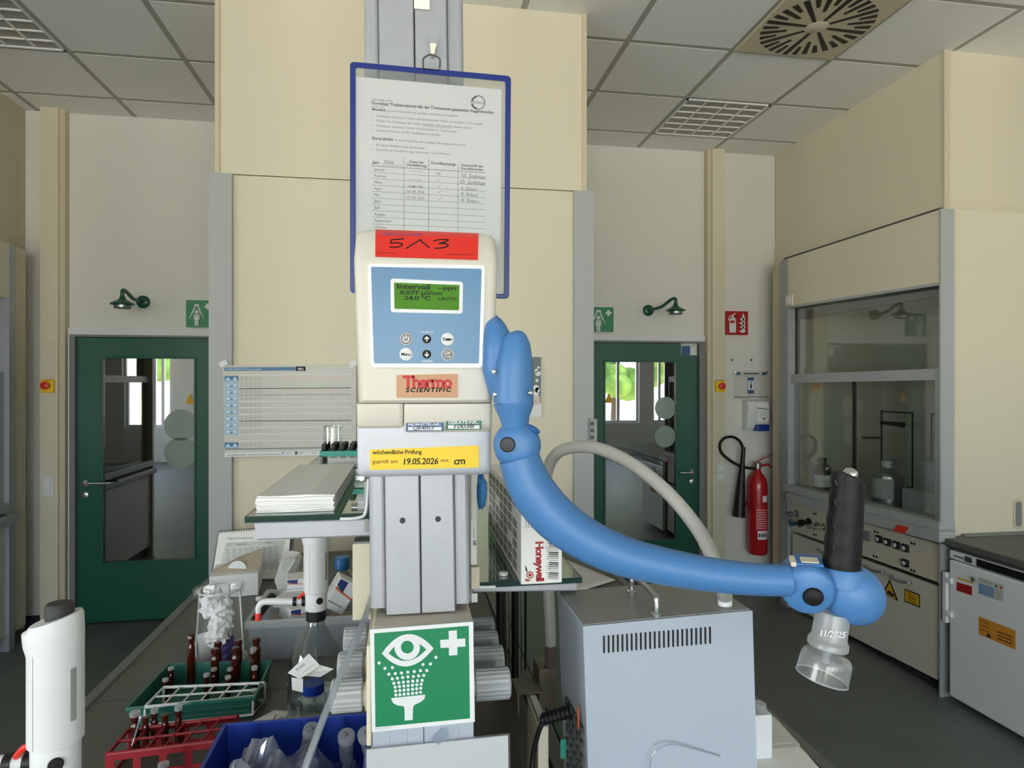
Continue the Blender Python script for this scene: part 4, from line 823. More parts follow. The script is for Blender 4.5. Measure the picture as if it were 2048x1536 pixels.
lp = slab(rq((793, 750), (915.5, 748), (915, 795), (793, 795.5), 2), .8375, .003).build('logo_plate', 'label_orange', t)
dc = Decal((0, .8375, 0), (0, -1, 0), .0002); dc.text('Thermo', (806, 775.5), (902, 775), 'red_print', 0, 2).text('S C I E N T I F I C', (811, 784.2), (900, 783.4), 'ink', 0, 2, .2, None, .8).build('lettering', lp)
# red sticker wrapped over the sloping top
rows = []
for v, uL, uR, Y in ((462.6, 751, 957, .8737), (466, 751, 957, .8655), (473, 750.8, 956.6, .8574), (517, 750.5, 955.5, .8373)): rows.append([V((wy(uL+(uR-uL)*k/6, v, Y).x, Y-.0007, (wy(711, v, Y).z+wy(993, v, Y).z)/2)) for k in range(7)])
b = MB()
for q in range(3):
    for k in range(6): b.add([rows[q+1][k], rows[q+1][k+1], rows[q][k+1], rows[q][k]], [(0, 1, 2, 3)])
st = b.build('red_sticker', 'sticker_red', t, fix=False)
A, B_, C_ = rows[3][0], rows[3][6], rows[2][0]; nn = (B_-A).cross(C_-A).normalized()
dc = Decal(A, nn, .0002)
dc.line([(808, 477.5), (783, 479.5), (781, 486), (796, 485.5), (805, 488), (803, 492), (794, 494.5), (780, 494)], 2.5, 'ink_black').line([(812, 497), (841, 479), (844, 484), (859, 495)], 2.5, 'ink_black').line([(867, 482), (880, 479), (897, 479), (892, 483), (878, 487), (892, 487), (897, 491), (889, 495), (870, 497)], 2.5, 'ink_black')
dc.text('NETBID INDUSTRIE', (762, 471), (842, 472), 'tag_blue').text('www.netbid.com', (757, 507), (793, 507.5), 'ink').text('T +49 (0)40 35 50 59-0', (890, 510), (950, 511), 'ink').build('print', st)
for q, m, s, hx in (((812, 846, 887, 863), 'tag_blue', 'PRÜFMITTEL-NR.:', 'QE4053'), ((892, 842.5, 963, 860), 'tag_green', 'GERÄTE-NR.:', '10038')):
    e = slab(rq((q[0], q[1]), (q[2], q[1]-1), (q[2], q[3]-1), (q[0], q[3]), 1), .8395, .0012).build('inventory_label', m, t)
    d = Decal((0, .8395, 0), (0, -1, 0), .0002); d.text(s, (q[0]+4, q[1]+6), (q[2]-5, q[1]+5), 'white', 0, 1, 0, None, .75).rect(q[0]+4, q[1]+8, q[2]-4, q[3]-2.5, 'white').text(hx, (q[0]+12, q[3]-3.5), (q[0]+55, q[3]-4), 'ink_soft', 1, 1, .2, None, .6).build('print', e)
e = slab([(740, 899.5), (957.5, 891), (958, 935), (740, 940)], .8522, .0012).build('yellow_label', 'yellow', t)
d = Decal((0, .8522, 0), (0, -1, 0), .0002)
d.text('wöchendliche Prüfung', (745, 908.5), (843, 907.5), 'ink', 0, 1).text('geprüft am:', (745, 927), (797, 926), 'ink').text('19.05.2026', (804, 929), (876, 928), 'ink_black', 0, 1, .1).text('von:', (881, 924), (899, 923.5), 'ink').text('cm', (907, 929), (930, 928), 'ink_black', 0, 1, .1).build('print', e)
# ================================================================ DISPENSING ARM
t = T('dispensing_arm', 'blue jointed dispensing arm with black grip and clear nozzle', 'arm', wt(1035, 950, .82))
D = .82; k_ = D/F
def pt(u, v, d=0): return wt(u, v, D+d)
FWD = V((ST, CT, 0)); RGT = V((CT, -ST, 0)); UP = V((0, 0, 1))
pth = smooth([pt(1034, 661), pt(1034, 668), pt(1032, 688), pt(1029, 730), pt(1027, 775), pt(1027, 806)], 5)
MB().tube(pth, [x*k_ for x in lerps([3, 18, 29, 37.5, 40, 40.5], len(pth))], 28).build('shoulder', 'arm_blue', t)
pth = smooth([pt(984, 636, .06), pt(990, 655, .03), pt(997, 690, .02), pt(998, 740, .02), pt(1004, 790, .02)], 5)
MB().tube(pth, [x*k_ for x in lerps([8, 22, 32, 34, 24], len(pth))], 24).build('shoulder_lobe', 'arm_blue', t)
MB().tube([pt(1027, 804), pt(1028, 812), pt(1029, 835), pt(1031, 862)], [x*k_ for x in (40.8, 39.5, 30, 25)], 28).build('shoulder_collar', 'arm_blue', t)
for u, v in ((990, 743), (992, 789), (1060, 786)):
    MB().lathe([(.0, 0), (.0034, 0), (.0036, .002), (.002, .004), (0, .0042)], pt(u, v, -.020 if u > 1000 else -.012), tuple(-FWD+RGT*(.6 if u > 1000 else -.4)), 12).build('screw', 'chrome', t)
e = MB(); prof = []
for i in range(17):
    a = -math.pi/2+math.pi*i/16; prof.append((max(48*k_*abs(math.cos(a))**.62, 1e-4), 36*k_*math.sin(a)))
e.lathe(prof, pt(1034, 890), tuple(-FWD), 36, cap=False, rx=1).build('elbow_joint', 'arm_blue', t)
MB().lathe([(0, 0), (14.5*k_, 0), (15*k_, .002), (13*k_, .004), (0, .0045)], pt(1015, 889, -.0225), tuple(-FWD), 28).build('joint_cap', 'black', t)
MB().ell(pt(1066, 858, -.004), RGT*.009-UP*.004, FWD*.012, UP*.0045, 14, 8).build('joint_notch', 'arm_blue_dark', t)
cl_ = smooth([pt(1038, 915), pt(1048, 945), pt(1068, 985), pt(1110, 1035), pt(1165, 1075), pt(1225, 1104), pt(1290, 1124), pt(1395, 1145), pt(1490, 1157), pt(1575, 1161)], 6)
MB().tube(cl_, [x*k_ for x in lerps([41, 43, 46, 46, 43, 41, 38, 34.5, 32, 31], len(cl_))], 32).build('arm_tube', 'arm_blue', t)
hax = (-FWD*.92+RGT*-.26+UP*-.2).normalized(); up2 = (UP-hax*UP.dot(hax)).normalized()
hb = MB(); prof = [(36, -52), (46, -46), (50, -30), (50, 16), (48, 24), (42, 29), (0, 31)]
hb.lathe([(r*k_, z*k_) for r, z in prof], pt(1613, 1171, .0), tuple(hax), 40).build('wrist_joint', 'arm_blue', t)
MB().lathe([(0, 0), (19*k_, 0), (19.5*k_, .0015), (17*k_, .0045), (0, .006)], pt(1613, 1171)+hax*30*k_+RGT*.005-UP*.004, tuple(hax), 28).build('joint_cap', 'black', t)
top = pt(1613, 1171)+up2*50*k_-hax*10*k_; sx_ = up2.cross(hax).normalized(); sx_ *= 1 if sx_.dot(RGT) > 0 else -1
MB().obox(top-up2*.001+sx_*.001, sx_*.017, hax*.0125, up2*.002).build('joint_notch', 'arm_blue_dark', t, bevel=.001)
MB().obox(top+up2*.0003+sx_*.003+hax*.002, sx_*.0105, hax*.0075, up2*.0018).build('latch', 'beige', t, bevel=.001); MB().obox(top-up2*.0012-sx_*.0165+hax*.003, sx_*.0032, hax*.010, up2*.003).build('latch', 'beige', t, bevel=.001)
MB().ell(pt(1706, 1189), (RGT*60-UP*20)*k_, FWD*48*k_, (UP*57+RGT*14)*k_, 32, 20).build('head', 'arm_blue', t)
MB().tube([pt(1628, 1163, .012), pt(1655, 1170, .008), pt(1695, 1180, .004)], [x*k_ for x in (30, 38, 44)], 24).build('neck', 'arm_blue', t)
MB().lathe([(44*k_, -30*k_), (42*k_, -5*k_), (38*k_, 3*k_), (0, 4*k_)], pt(1684, 1137), (.03, 0, 1), 28).build('grip_socket', 'arm_blue', t)
secs = []; ax = (pt(1697, 945)-pt(1683, 1134)); n = 24; m = 40
for i in range(m+1):
    s = i/m; c = pt(1683, 1134)+ax*s; r = (36-3*s-2.5*s*s)*k_; row = []
    for q in range(n):
        a = 6.2832*q/n; rd = r
        if math.cos(a) < 0: rd *= 1+.035*math.sin(s*math.pi*9)*(-math.cos(a))
        p = c+RGT*rd*math.cos(a)-FWD*rd*.92*math.sin(a)
        if s > .9: p -= UP*max(0, (s-.9)/.1)*(math.cos(a)*.5+.35)*.016
        row.append(p)
    secs.append(row)
secs.append([secs[-1][0].lerp(secs[-1][12], .5)+(p-secs[-1][0].lerp(secs[-1][12], .5))*.6+UP*.003 for p in secs[-1]])
MB().loft(secs, 0, True).build('grip', 'black_soft', t)
bax = (UP+RGT*.5).normalized(); MB().lathe([(13*k_, -6*k_), (14*k_, 4*k_), (11*k_, 11*k_), (5*k_, 14*k_), (0, 14.5*k_)], pt(1700, 950), tuple(bax), 24).build('push_button', 'chrome', t)
for v in (1005, 1055, 1095, 965): MB().obox(pt(1672-(v-965)*.03, v, -.0262), RGT*.0005+UP*.001, FWD*.0004, UP*.003-RGT*.0012).build('grip_rib', 'black', t)
nax = (RGT*-.16-UP).normalized(); nc = pt(1665, 1232)
MB().lathe([(30*k_, -8*k_), (32*k_, 0), (33*k_, 42*k_), (36*k_, 48*k_), (38*k_, 51*k_), (38*k_, 61*k_), (35*k_, 64*k_), (0, 64*k_)], nc, tuple(nax), 32).build('nozzle_socket', 'frosted', t)
MB().obox(pt(1600, 1211), RGT*.010, FWD*.006, UP*.004).build('hose_tab', 'white', t, bevel=.002)
MB().lathe([(8*k_, 0), (8*k_, 30*k_), (0, 30*k_)], nc+nax*64*k_+RGT*.001, tuple(nax), 16).build('nozzle_stem', 'frosted', t)
bc = pt(1656, 1306); bax2 = (RGT*.26+UP).normalized()
MB().lathe([(0, 1*k_), (34*k_, 0), (43*k_, -3*k_), (47*k_, -10*k_), (48*k_, -20*k_), (49*k_, -50*k_)], bc, tuple(bax2), 40, cap=False).build('splash_bell', 'bell', t)
MB().lathe([(48.2*k_, -48*k_), (49.6*k_, -49*k_), (49.6*k_, -51*k_), (48.2*k_, -51*k_), (48.2*k_, -48*k_)], bc, tuple(bax2), 40, cap=False).build('bell_rim', 'frosted', t)
dc = Decal(tuple(pt(1660, 1262, -.0215)), tuple(-FWD), .0003); dc.text('11/2025', (1637, 1272), (1690, 1276), 'white', 0, 1, .15).build('handwriting', t)
# ================================================================ GLASS SHELVES
rnd = random.Random(11)
def crumple(mb, c, s, seed, n=12, m=9, amp=.5, mi=0):
    r = random.Random(seed); c = V(c); secs = []
    for i in range(m+1):
        a = math.pi*i/m; row = []
        for k in range(n):
            q = 1+r.uniform(-amp, amp*.4) if 0 < i < m else .9
            row.append(c+V((s[0]*math.sin(a)*math.cos(6.2832*k/n), s[1]*math.sin(a)*math.sin(6.2832*k/n), -s[2]*math.cos(a)))*q)
        secs.append(row)
    return mb.loft(secs, mi, False, False)
for nm, x0, x1, z, sg, SY in (('left', -.247, -.052, 1.499, -1, 1.06), ('right', .095, .297, 1.372, 1, 1.085)):
    t = T('glass_shelf', 'green-edged glass shelf on a grey rail on the %s side of the column' % nm, 'shelf', ((x0+x1)/2, 1.6, z), 'glass shelves beside the column')
    MB().box((x0, SY, z-.008), (x1, 2.2, z)).build('glass_plate', 'shelf_glass', t)
    e = MB().box((x0, SY-.001, z-.009), (x1, SY, z+.0005)); xx = x0 if sg < 0 else x1; e.box((xx, SY, z-.009), (xx+sg*.001, 2.2, z+.0005)); e.build('glass_edge', 'glass_edge', t)
    for y in (SY+.012, 1.9):
        a, c = (x0+.012, x1+.03) if sg < 0 else (x0, x1-.008)
        b = MB(); hh = .026 if sg < 0 else .014
        b.loft([[(a if sg < 0 else a, y-.009, z-.01-hh*.5), (a, y+.009, z-.01-hh*.5), (a, y+.009, z-.009), (a, y-.009, z-.009)], [(c, y-.009, z-.01-hh), (c, y+.009, z-.01-hh), (c, y+.009, z-.009), (c, y-.009, z-.009)]] if sg > 0 else [[(a+.006, y-.009, z-.012-hh), (a+.006, y+.009, z-.012-hh), (a, y+.009, z-.009), (a, y-.009, z-.009)], [(c, y-.009, z-.012-hh), (c, y+.009, z-.012-hh), (c, y+.009, z-.009), (c, y-.009, z-.009)]])
        b.build('support_rail', 'alu', t, bevel=.003)
    xi = x1-.012 if sg < 0 else x0+.012
    MB().tube(smooth([(xi-sg*.004, SY-.004, z+.055), (xi, SY-.004, z+.004), (xi+sg*.012, SY-.004, z-.006), (xi+sg*.04, SY-.004, z-.007)], 4), .0024, 8).build('end_stop', 'white_gloss', t)
    MB().box((xi-.003, SY, z-.03), (xi+.003, 2.2, z+.05)).build('guard_strip', 'alu_dull', t)
# clamp wheel and blue clip at the left shelf
P = wt(728, 1015, 1.09); t = T('clamp_wheel', 'ribbed grey clamp wheel between the left shelf and the column', 'clamp', P)
secs = []; n = 36
for d, r in ((-.009, .021), (-.0085, .0225), (.0085, .0225), (.009, .021)): secs.append([P+V((d, r*(1-.06*(k % 2))*math.cos(6.2832*k/n), r*(1-.06*(k % 2))*math.sin(6.2832*k/n))) for k in range(n)])
MB().loft(secs).build('wheel', 'knob_grey', t); MB().lathe([(.008, -.02), (.008, .02), (0, .02)], P, (1, 0, 0), 12).build('spindle', 'steel', t)
P = wt(707, 1044, 1.08); MB().lathe([(0, -.014), (.006, -.014), (.0065, -.012), (.0065, .014), (0, .014)], P, (1, 0, 0), 16).build('blue_plug', 'clip_blue', label='short dark blue plug under the left shelf rail', cat='plug')
# stack of wipes
A, B = wy(512, 1020, 1.085), wy(668, 1018, 1.085); zs = 1.4995
t = T('wipe_stack', 'thick stack of white paper wipes on the left glass shelf', 'paper stack', ((A.x+B.x)/2, 1.3, zs))
nl = 9; hh = .027/nl
for k in range(nl):
    dx, dy = rnd.uniform(-.0015, .0015), rnd.uniform(-.0015, .0015)
    b = MB(); n = 6
    b.loft([[(A.x+dx+(B.x-A.x)*i/n, y, zs+hh*k+(.0008*math.sin(i*1.3+k) if 0 < k else 0)) for i in range(n+1)]+[(A.x+dx+(B.x-A.x)*i/n, y, zs+hh*(k+1)-.0003+.0008*math.sin(i*1.3+k+1)*(1 if k else .3)) for i in range(n, -1, -1)] for y in (1.085+dy, 1.2, 1.35, 1.5+dy)])
    b.build('wipe_sheet', 'paper', t)
# vial rack with beaker
z0 = 1.4995; P = wy(640, 940, 1.56); x0, x1, y0 = P.x, -.052, 1.55
t = T('vial_rack', 'green rack of black capped sample vials on the left glass shelf', 'rack', ((x0+x1)/2, y0+.04, z0))
for z, m in ((z0+.038, 'glass_edge'), (z0+.004, 'grey_mid')): MB().box((x0, y0, z), (x1, y0+.09, z+.006 if z < z0+.02 else z+.012)).build('rack_plate', 'teal' if m == 'glass_edge' else m, t)
for x in (x0+.004, x1-.004):
    MB().box((x-.003, y0, z0), (x+.003, y0+.09, z0+.04)).build('rack_leg', 'grey_mid', t)
for r_ in range(4):
    for k in range(7):
        p = V((x0+.010+k*(x1-x0-.02)/6, y0+.012+r_*.022, z0+.01))
        if r_ == 0:
            MB().lathe([(.0055, 0), (.0058, .032), (0, .032)], p, n=10).build('vial', 'clear_glass', t)
        MB().lathe([(.0062, .041), (.0066, .0425), (.0066, .055), (.005, .056), (0, .056)], p, n=10).build('vial_cap', 'black', t)
MB().box((x0+.02, y0-.004, z0+.012), (x1, y0-.002, z0+.034)).build('label_card', 'paper_grey', t)
for k in range(9):
    p = V((x0+.006+k*.0115, y0-.028+(k % 2)*.008, z0+.0065))
    o = T('crimp_vial', ['first', 'second', 'third', 'fourth', 'fifth', 'sixth', 'seventh', 'eighth', 'ninth'][k]+' lying crimp cap vial from the left before the green rack', 'vial', p, 'crimp cap vials before the green rack')
    MB().lathe([(0, -.012), (.0058, -.012), (.0058, .01), (.004, .012)], p, (0, 1, 0), 12).build('body', 'clear_glass', o); MB().lathe([(.0062, -.016), (.0064, -.0155), (.0064, -.009), (0, -.009)], p, (0, 1, 0), 12).build('cap', 'chrome', o)
p = V((wy(666, 893, y0+.04).x, y0+.04, z0+.0505+.006)); r = .0215
t = T('glass_beaker', 'small empty glass beaker standing on the black vial caps', 'beaker', p)
MB().lathe([(0, 0), (r, 0), (r, .048), (r+.001, .049)], p, n=24, cap=False).build('body', 'clear_glass', t)
MB().lathe([(r+.0012, .047), (r+.0016, .049), (r-.001, .05), (r-.001, .047)], p, n=24, cap=False).build('rim', 'clear_glass', t)
# glove carton
A, B = wy(1042, 1169, 1.06), wy(1124, 1165, 1.06); zb = 1.3725; zt = wy(1044, 994, 1.06).z
t = T('glove_carton', 'white glove carton with red print standing on the right glass shelf', 'carton', ((A.x+B.x)/2, 1.3, zb))
b = MB().box((A.x, 1.06, zb), (B.x, 1.5, zt)).build('carton_body', 'paper', t, bevel=.0012, seg=1)
dc = Decal((0, 1.06, 0), (0, -1, 0), .0002)
dc.text('Honeywell', (1071.5, 1083), (1073, 1162), 'sign_red', 0, 2)
for k in range(26):
    v = 1054+k*4.1; hgt = (1.2, 2.4, .9, 1.9, 3)[k*7 % 5]; dc.quad((1098, v), (1117, v+1), (1117, v+1+hgt), (1098, v+hgt), 'ink_soft')
for k in range(4): dc.line([(1051+k*5, 1016+k*3), (1052+k*5, 1056)], 1.3, 'ink_pale')
dc.text('Nitrile gloves 100 pcs', (1093, 1060), (1094, 1158), 'ink_pale')
dc.poly([(1050, 1129), (1055, 1140), (1054, 1146), (1051, 1140)], 'ink').ring((1060, 1150), 5.2, 7.4, 'sign_red').disc((1060, 1150), 3.6, 'sign_red').poly([(1051, 1157), (1057, 1159), (1062, 1160), (1057, 1163), (1050, 1162)], 'sign_red').build('front_print', b)
dc = Decal((A.x, 0, 0), (-1, 0, 0), .0003)
def side(y, z): return (y, z)
sm = MB()
for k in range(7):
    for q in range(7):
        y0_, y1_ = 1.1+k*.055, 1.145+k*.055; z0_ = zb+.012+q*(zt-zb-.02)/7; z1_ = z0_+(zt-zb-.02)/7-.004
        if (k*3+q) % 11 == 5: continue
        for r_ in range(3): sm.add([(A.x-.0003, y0_, z0_+(z1_-z0_)*r_/3), (A.x-.0003, y1_, z0_+(z1_-z0_)*r_/3), (A.x-.0003, y1_, z0_+(z1_-z0_)*(r_+.62)/3), (A.x-.0003, y0_, z0_+(z1_-z0_)*(r_+.62)/3)], [(0, 1, 2, 3)])
sm.build('side_print', 'ink_soft', b, fix=False)
P = wz(966, 1144, zb); MB().lathe([(0, 0), (.008, 0), (.0085, .002), (.0085, .004), (.007, .005), (0, .005)], V((wy(1007, 1145, 1.12).x, 1.12, zb)), n=20).build('white_button', 'white', label='small white round plug on the right glass shelf before the carton', cat='plug')
# slim carton and controller box between column and right shelf
X0, X1 = wy(942, 1000, 1.045).x, wy(953.5, 1000, 1.045).x
t = T('slim_carton', 'slim white carton edge squeezed between the column and the right shelf', 'carton', ((X0+X1)/2, 1.1, wy(945, 1130, 1.045).z))
b = MB().box((X0, 1.045, wy(945, 1130, 1.045).z), (X1, 1.25, wy(945, 915, 1.045).z)).build('carton_body', 'paper', t)
dc = Decal((0, 1.045, 0), (0, -1, 0), .0002); dc.text('GB', (946, 1080), (946.5, 1091), 'ink', 0, 1).text('Assembly', (946, 1058), (946.5, 1076), 'ink_soft').line([(943, 950), (943.5, 1040)], .6, 'ink_pale').build('print', b)
t = T('terminal_block', 'beige terminal block with white label below the slim carton', 'terminal block', ((X0+X1)/2, 1.08, 1.375))
MB().box((X0, 1.04, 1.376), (X1+.004, 1.2, wy(945, 1132, 1.045).z-.001)).build('block', 'beige', t); P, Q = wy(943, 1187, 1.04), wy(955, 1204, 1.04); MB().box((P.x, 1.0392, Q.z), (Q.x, 1.04, P.z)).build('label_sheet', 'white', t)
P = wt(962, 985, 1.13); b = MB(); crumple(b, P+V((0, 0, .005)), (.010, .02, .035), 5, 10, 8, .35)
b.ell(P+V((.001, -.012, .0)), (.008, 0, .002), (0, .008, 0), (0, 0, .024), 10, 8); b.build('blue_glove', 'glove_blue', label='crumpled blue nitrile glove tucked behind the slim white carton', cat='glove')
# cream electrical box left of the column
A, B = wy(705, 1088, 1.1), wy(727, 1240, 1.1)
t = T('conduit_box', 'upright cream conduit box left of the column under the left shelf', 'box', ((A.x+B.x)/2, 1.15, B.z))
MB().box((A.x, 1.1, max(B.z, 1.301)), (B.x+.012, 1.27, A.z)).build('box_body', 'cream', t, bevel=.001); MB().box((A.x+.002, 1.102, A.z), (B.x+.012, 1.27, A.z+.003)).build('lid', 'grey_mid', t)
# ================================================================ GREY INSTRUMENT ON THE BENCH
gt = T('bench_instrument', 'grey metal bench instrument with slotted front and top handle', 'instrument', (.38, 1.0, BZ))
FYi = .945
f4 = [wy(u, v, FYi) for u, v in ((1166, 1253), (1505, 1221), (1523, 1700), (1186, 1700))]
f4[2].z = f4[3].z = BZ+.012
f4[2].x = wy(1516, 1536, FYi).x+.004; f4[3].x = wy(1181, 1536, FYi).x+.004
dep = .165
body = MB().loft([f4, [p+V((0, dep, 0)) for p in f4]]).build('housing', 'cabinet_grey', gt, bevel=.004, seg=3)
b = MB(); tl, tr = f4[0], f4[1]; n = V((0, 0, 1)); b.prism([tl+V((.003, .004, .0004)), tr+V((-.003, .004, .0004)), tr+V((-.003, dep-.004, .0004)), tl+V((.003, dep-.004, .0004))], (0, 0, .0012)); b.build('top_plate', 'cabinet_top', gt)
sl = MB()
for k in range(24):
    s = k/23; u = 1208+s*212; v0 = 1271-s*18; v1 = 1307-s*19
    slab([(u-1.9, v0+1.5), (u, v0), (u+1.9, v0+1.5), (u+2.1, v1-1.5), (u+.4, v1), (u-1.6, v1-1.5)], FYi-.0006, .0008, sl)
sl.build('vent_slot', 'black', gt, kind='stuff')
hx = wy(1313, 1232, FYi+.012); hb_ = [hx, hx+V((0, .0, .02)), hx+V((0, .012, .031)), hx+V((0, .1, .031)), hx+V((0, .112, .02)), hx+V((0, .112, .0))]
ztop = (tl.z+tr.z)/2
for p in hb_: p.z += ztop-hx.z if p is not hx else 0
hx.z = ztop-.002; hb_[0] = hx
MB().tube(smooth(hb_, 4), .005, 12).build('carry_handle', 'steel', gt)
for p in (hb_[0], hb_[-1]): MB().lathe([(.008, -.002), (.008, .004), (.005, .006), (0, .006)], V((p.x, p.y, ztop)), n=16).build('handle_foot', 'chrome', gt)
pp_ = V((wy(1450, 1215, FYi+.03).x, FYi+.03, ztop)); MB().lathe([(.0, -.002), (.0112, -.002), (.0112, .016), (.0095, .022), (.0, .022)], pp_, n=20).build('hose_port', 'white', gt)
MB().lathe([(.004, 0), (.004, .008), (0, .009)], V((f4[1].x+.001, FYi+.02, wy(1507, 1278, FYi).z)), (1, 0, 0), 12).build('side_screw', 'steel', gt)
P = V((f4[0].x-.0005, FYi+.03, 1.22)); MB().obox(P+V((.001, .0, -.03)), (.0006, 0, 0), (0, .004, 0), (0, 0, .016)).build('warning_tag', 'orange', gt)
mesh = MB()
for k in range(9):
    for q in range(5): mesh.obox((f4[0].x+.002+.003*(1-k/9), FYi+.02+q*.022, 1.0+k*.022), (.0012, 0, 0), (0, .006, .0), (0, 0, .006))
mesh.build('vent_grille', 'grey_dark', gt, kind='stuff')
MB().tube(smooth([wy(1298, 1560, .93), wy(1303, 1515, .93), wy(1322, 1494, .932), wy(1350, 1489, .935), wy(1400, 1501, .94), wy(1440, 1512, .944)], 6), .0011, 8).build('clear_tube', 'tube_clear', label='thin clear tube looping over the front of the grey instrument', cat='tube')
# grey hose
t = T('grey_hose', 'thick light grey hose arching over to the grey instrument', 'hose', wt(1098, 1345, 1.33))
hp = smooth([wt(1101, 1290, 1.34), wt(1100, 1240, 1.34), wt(1096, 1170, 1.34), wt(1091, 1080, 1.36), wt(1090, 990, 1.36), wt(1097, 935, 1.33), wt(1116, 905, 1.28), wt(1152, 894, 1.24), wt(1200, 898, 1.2), wt(1262, 927, 1.16), wt(1330, 980, 1.11), wt(1388, 1047, 1.06), wt(1424, 1110, 1.02), wt(1442, 1165, .995), pp_+V((0, 0, .018))], 6)
MB().tube(hp, .0118, 16).build('tube', 'hose_grey', t)
MB().tube([wt(1100, 1348, 1.34), wt(1101, 1275, 1.34)], .0105, 14).build('sleeve', 'sleeve_brown', t)
A, B = wt(1077, 1338, 1.33), wt(1113, 1415, 1.33); MB().box((A.x, A.y-.005, B.z-.0), (B.x, A.y+.06, A.z)).build('connector_box', 'beige_dark', t, bevel=.003)
# power plug and lead, control box
t = T('power_lead', 'black power lead with kinked plug beside the grey instrument', 'cable', wt(1070, 1530, 1.1))
lead = smooth([wt(1062, 1600, 1.05), wt(1064, 1536, 1.06), wt(1070, 1490, 1.08), wt(1083, 1450, 1.1), wt(1098, 1432, 1.1)], 5); MB().tube(lead, .0042, 10).build('cable', 'black', t)
A, B = wt(1086, 1438, 1.1), wt(1143, 1422, 1.06); n = 14; MB().tube([A.lerp(B, k/n) for k in range(n+1)], [.008+.0025*(k % 2) for k in range(n+1)], 14).build('kink_guard', 'black', t)
t = T('control_box', 'beige control box with metal top edge and teal sticker', 'box', wt(1100, 1560, 1.12))
A, B = wt(1076, 1452, 1.1), wt(1140, 1600, 1.1); MB().box((A.x, A.y, BZ+.008), (.238, A.y+.1, A.z)).build('box_body', 'beige', t, bevel=.002); MB().box((A.x+.004, A.y-.003, A.z-.001), (.236, A.y+.1, A.z+.004)).build('metal_edge', 'steel', t, bevel=.001)
P, Q = wy(1121, 1479, A.y), wy(1140, 1515, A.y); MB().box((P.x, A.y-.0008, Q.z), (Q.x, A.y, P.z)).build('sticker', 'teal', t)
P = wt(1052, 1390, 1.33); t = T('rail_bracket', 'small beige bent bracket clipped on the channel rail', 'bracket', P); b = MB(); b.box((P.x-.025, P.y-.04, P.z+.02), (P.x+.028, P.y+.03, P.z+.023)); b.box((P.x-.025, P.y-.042, P.z-.02), (P.x-.021, P.y+.03, P.z+.022)); b.build('plate', 'beige_dark', t, bevel=.0015)
# rods under the right shelf
for k, (u, m, r) in enumerate(((1001, 'black', .012), (1012, 'chrome', .003), (1019, 'chrome', .003), (1030, 'black', .01), (1043, 'chrome', .0025), (1051, 'black', .0035))):
    P = wt(u, 1235, 1.75+.03*(k % 3)); P.z = BZ+.005
    o = MB().lathe([(0, 0), (r, 0), (r, .42), (0, .42)], P, n=12).build('support_rod', m, label=['thick black upright rod leftmost under the right shelf', 'first slim chrome rod from the left under the right shelf', 'second slim chrome rod from the left under the right shelf', 'thick black rod between the chrome rods under the shelf', 'third slim chrome rod from the left under the right shelf', 'thin black rod rightmost under the right shelf'][k], cat='rod', group='upright rods under the right shelf')
# white bottle right of the instrument, papers
P = wt(1520, 1484, 1.4); P.z = BZ+.001; P.x = wy(1519, 1450, P.y).x
t = T('white_bottle', 'small white plastic bottle standing right of the grey instrument', 'bottle', P); h = .098
secs = [[(P.x+x*s, P.y+y*s, P.z+z) for x, y in rr(-.022, .022, -.016, .016, .005, 3)] for z, s in ((0, .95), (.003, 1), (h-.004, 1), (h, .93))]
MB().loft(secs, 0, True).build('body', 'white', t); MB().lathe([(.013, h), (.014, h+.002), (.014, h+.018), (.012, h+.02), (0, h+.02)], P, n=20).build('cap', 'frosted', t)
def sheet(px, nm, m, lab, cat='paper', z=BZ+.0066, nx=8, amp=.003, seed=1):
    a, b_, c, d = [wz(u, v, z) for u, v in px]; mb = MB(); r = random.Random(seed); g = {}
    for i in range(nx+1):
        for j in range(nx+1):
            s, q = i/nx, j/nx; g[i, j] = a.lerp(b_, s).lerp(d.lerp(c, s), q)+V((0, 0, r.uniform(0, amp)))
    N = nx+1
    mb.add([g[i, j] for i in range(N) for j in range(N)], [(i*N+j, (i+1)*N+j, (i+1)*N+j+1, i*N+j+1) for i in range(nx) for j in range(nx)], 0, True)
    return mb.build(nm, m, label=lab, cat=cat, solid=.0005)
sheet([(1420, 1507), (1594, 1487), (1660, 1560), (1440, 1570)], 'paper_towel', 'paper', 'crumpled white paper towel at the right bench edge below the white bottle', amp=.0014, seed=4, nx=9)
sheet([(1400, 1420), (1548, 1432), (1600, 1490), (1400, 1510)], 'bench_paper', 'paper_grey', 'flat grey bench paper under the small white bottle', z=BZ+.0061, amp=.0002)
sheet([(1075, 1131), (1132, 1119), (1232, 1160), (1150, 1186)], 'bench_paper', 'paper_grey', 'light grey bench paper behind the glove carton near the right door', z=BZ+.0066, amp=.0003, seed=3)
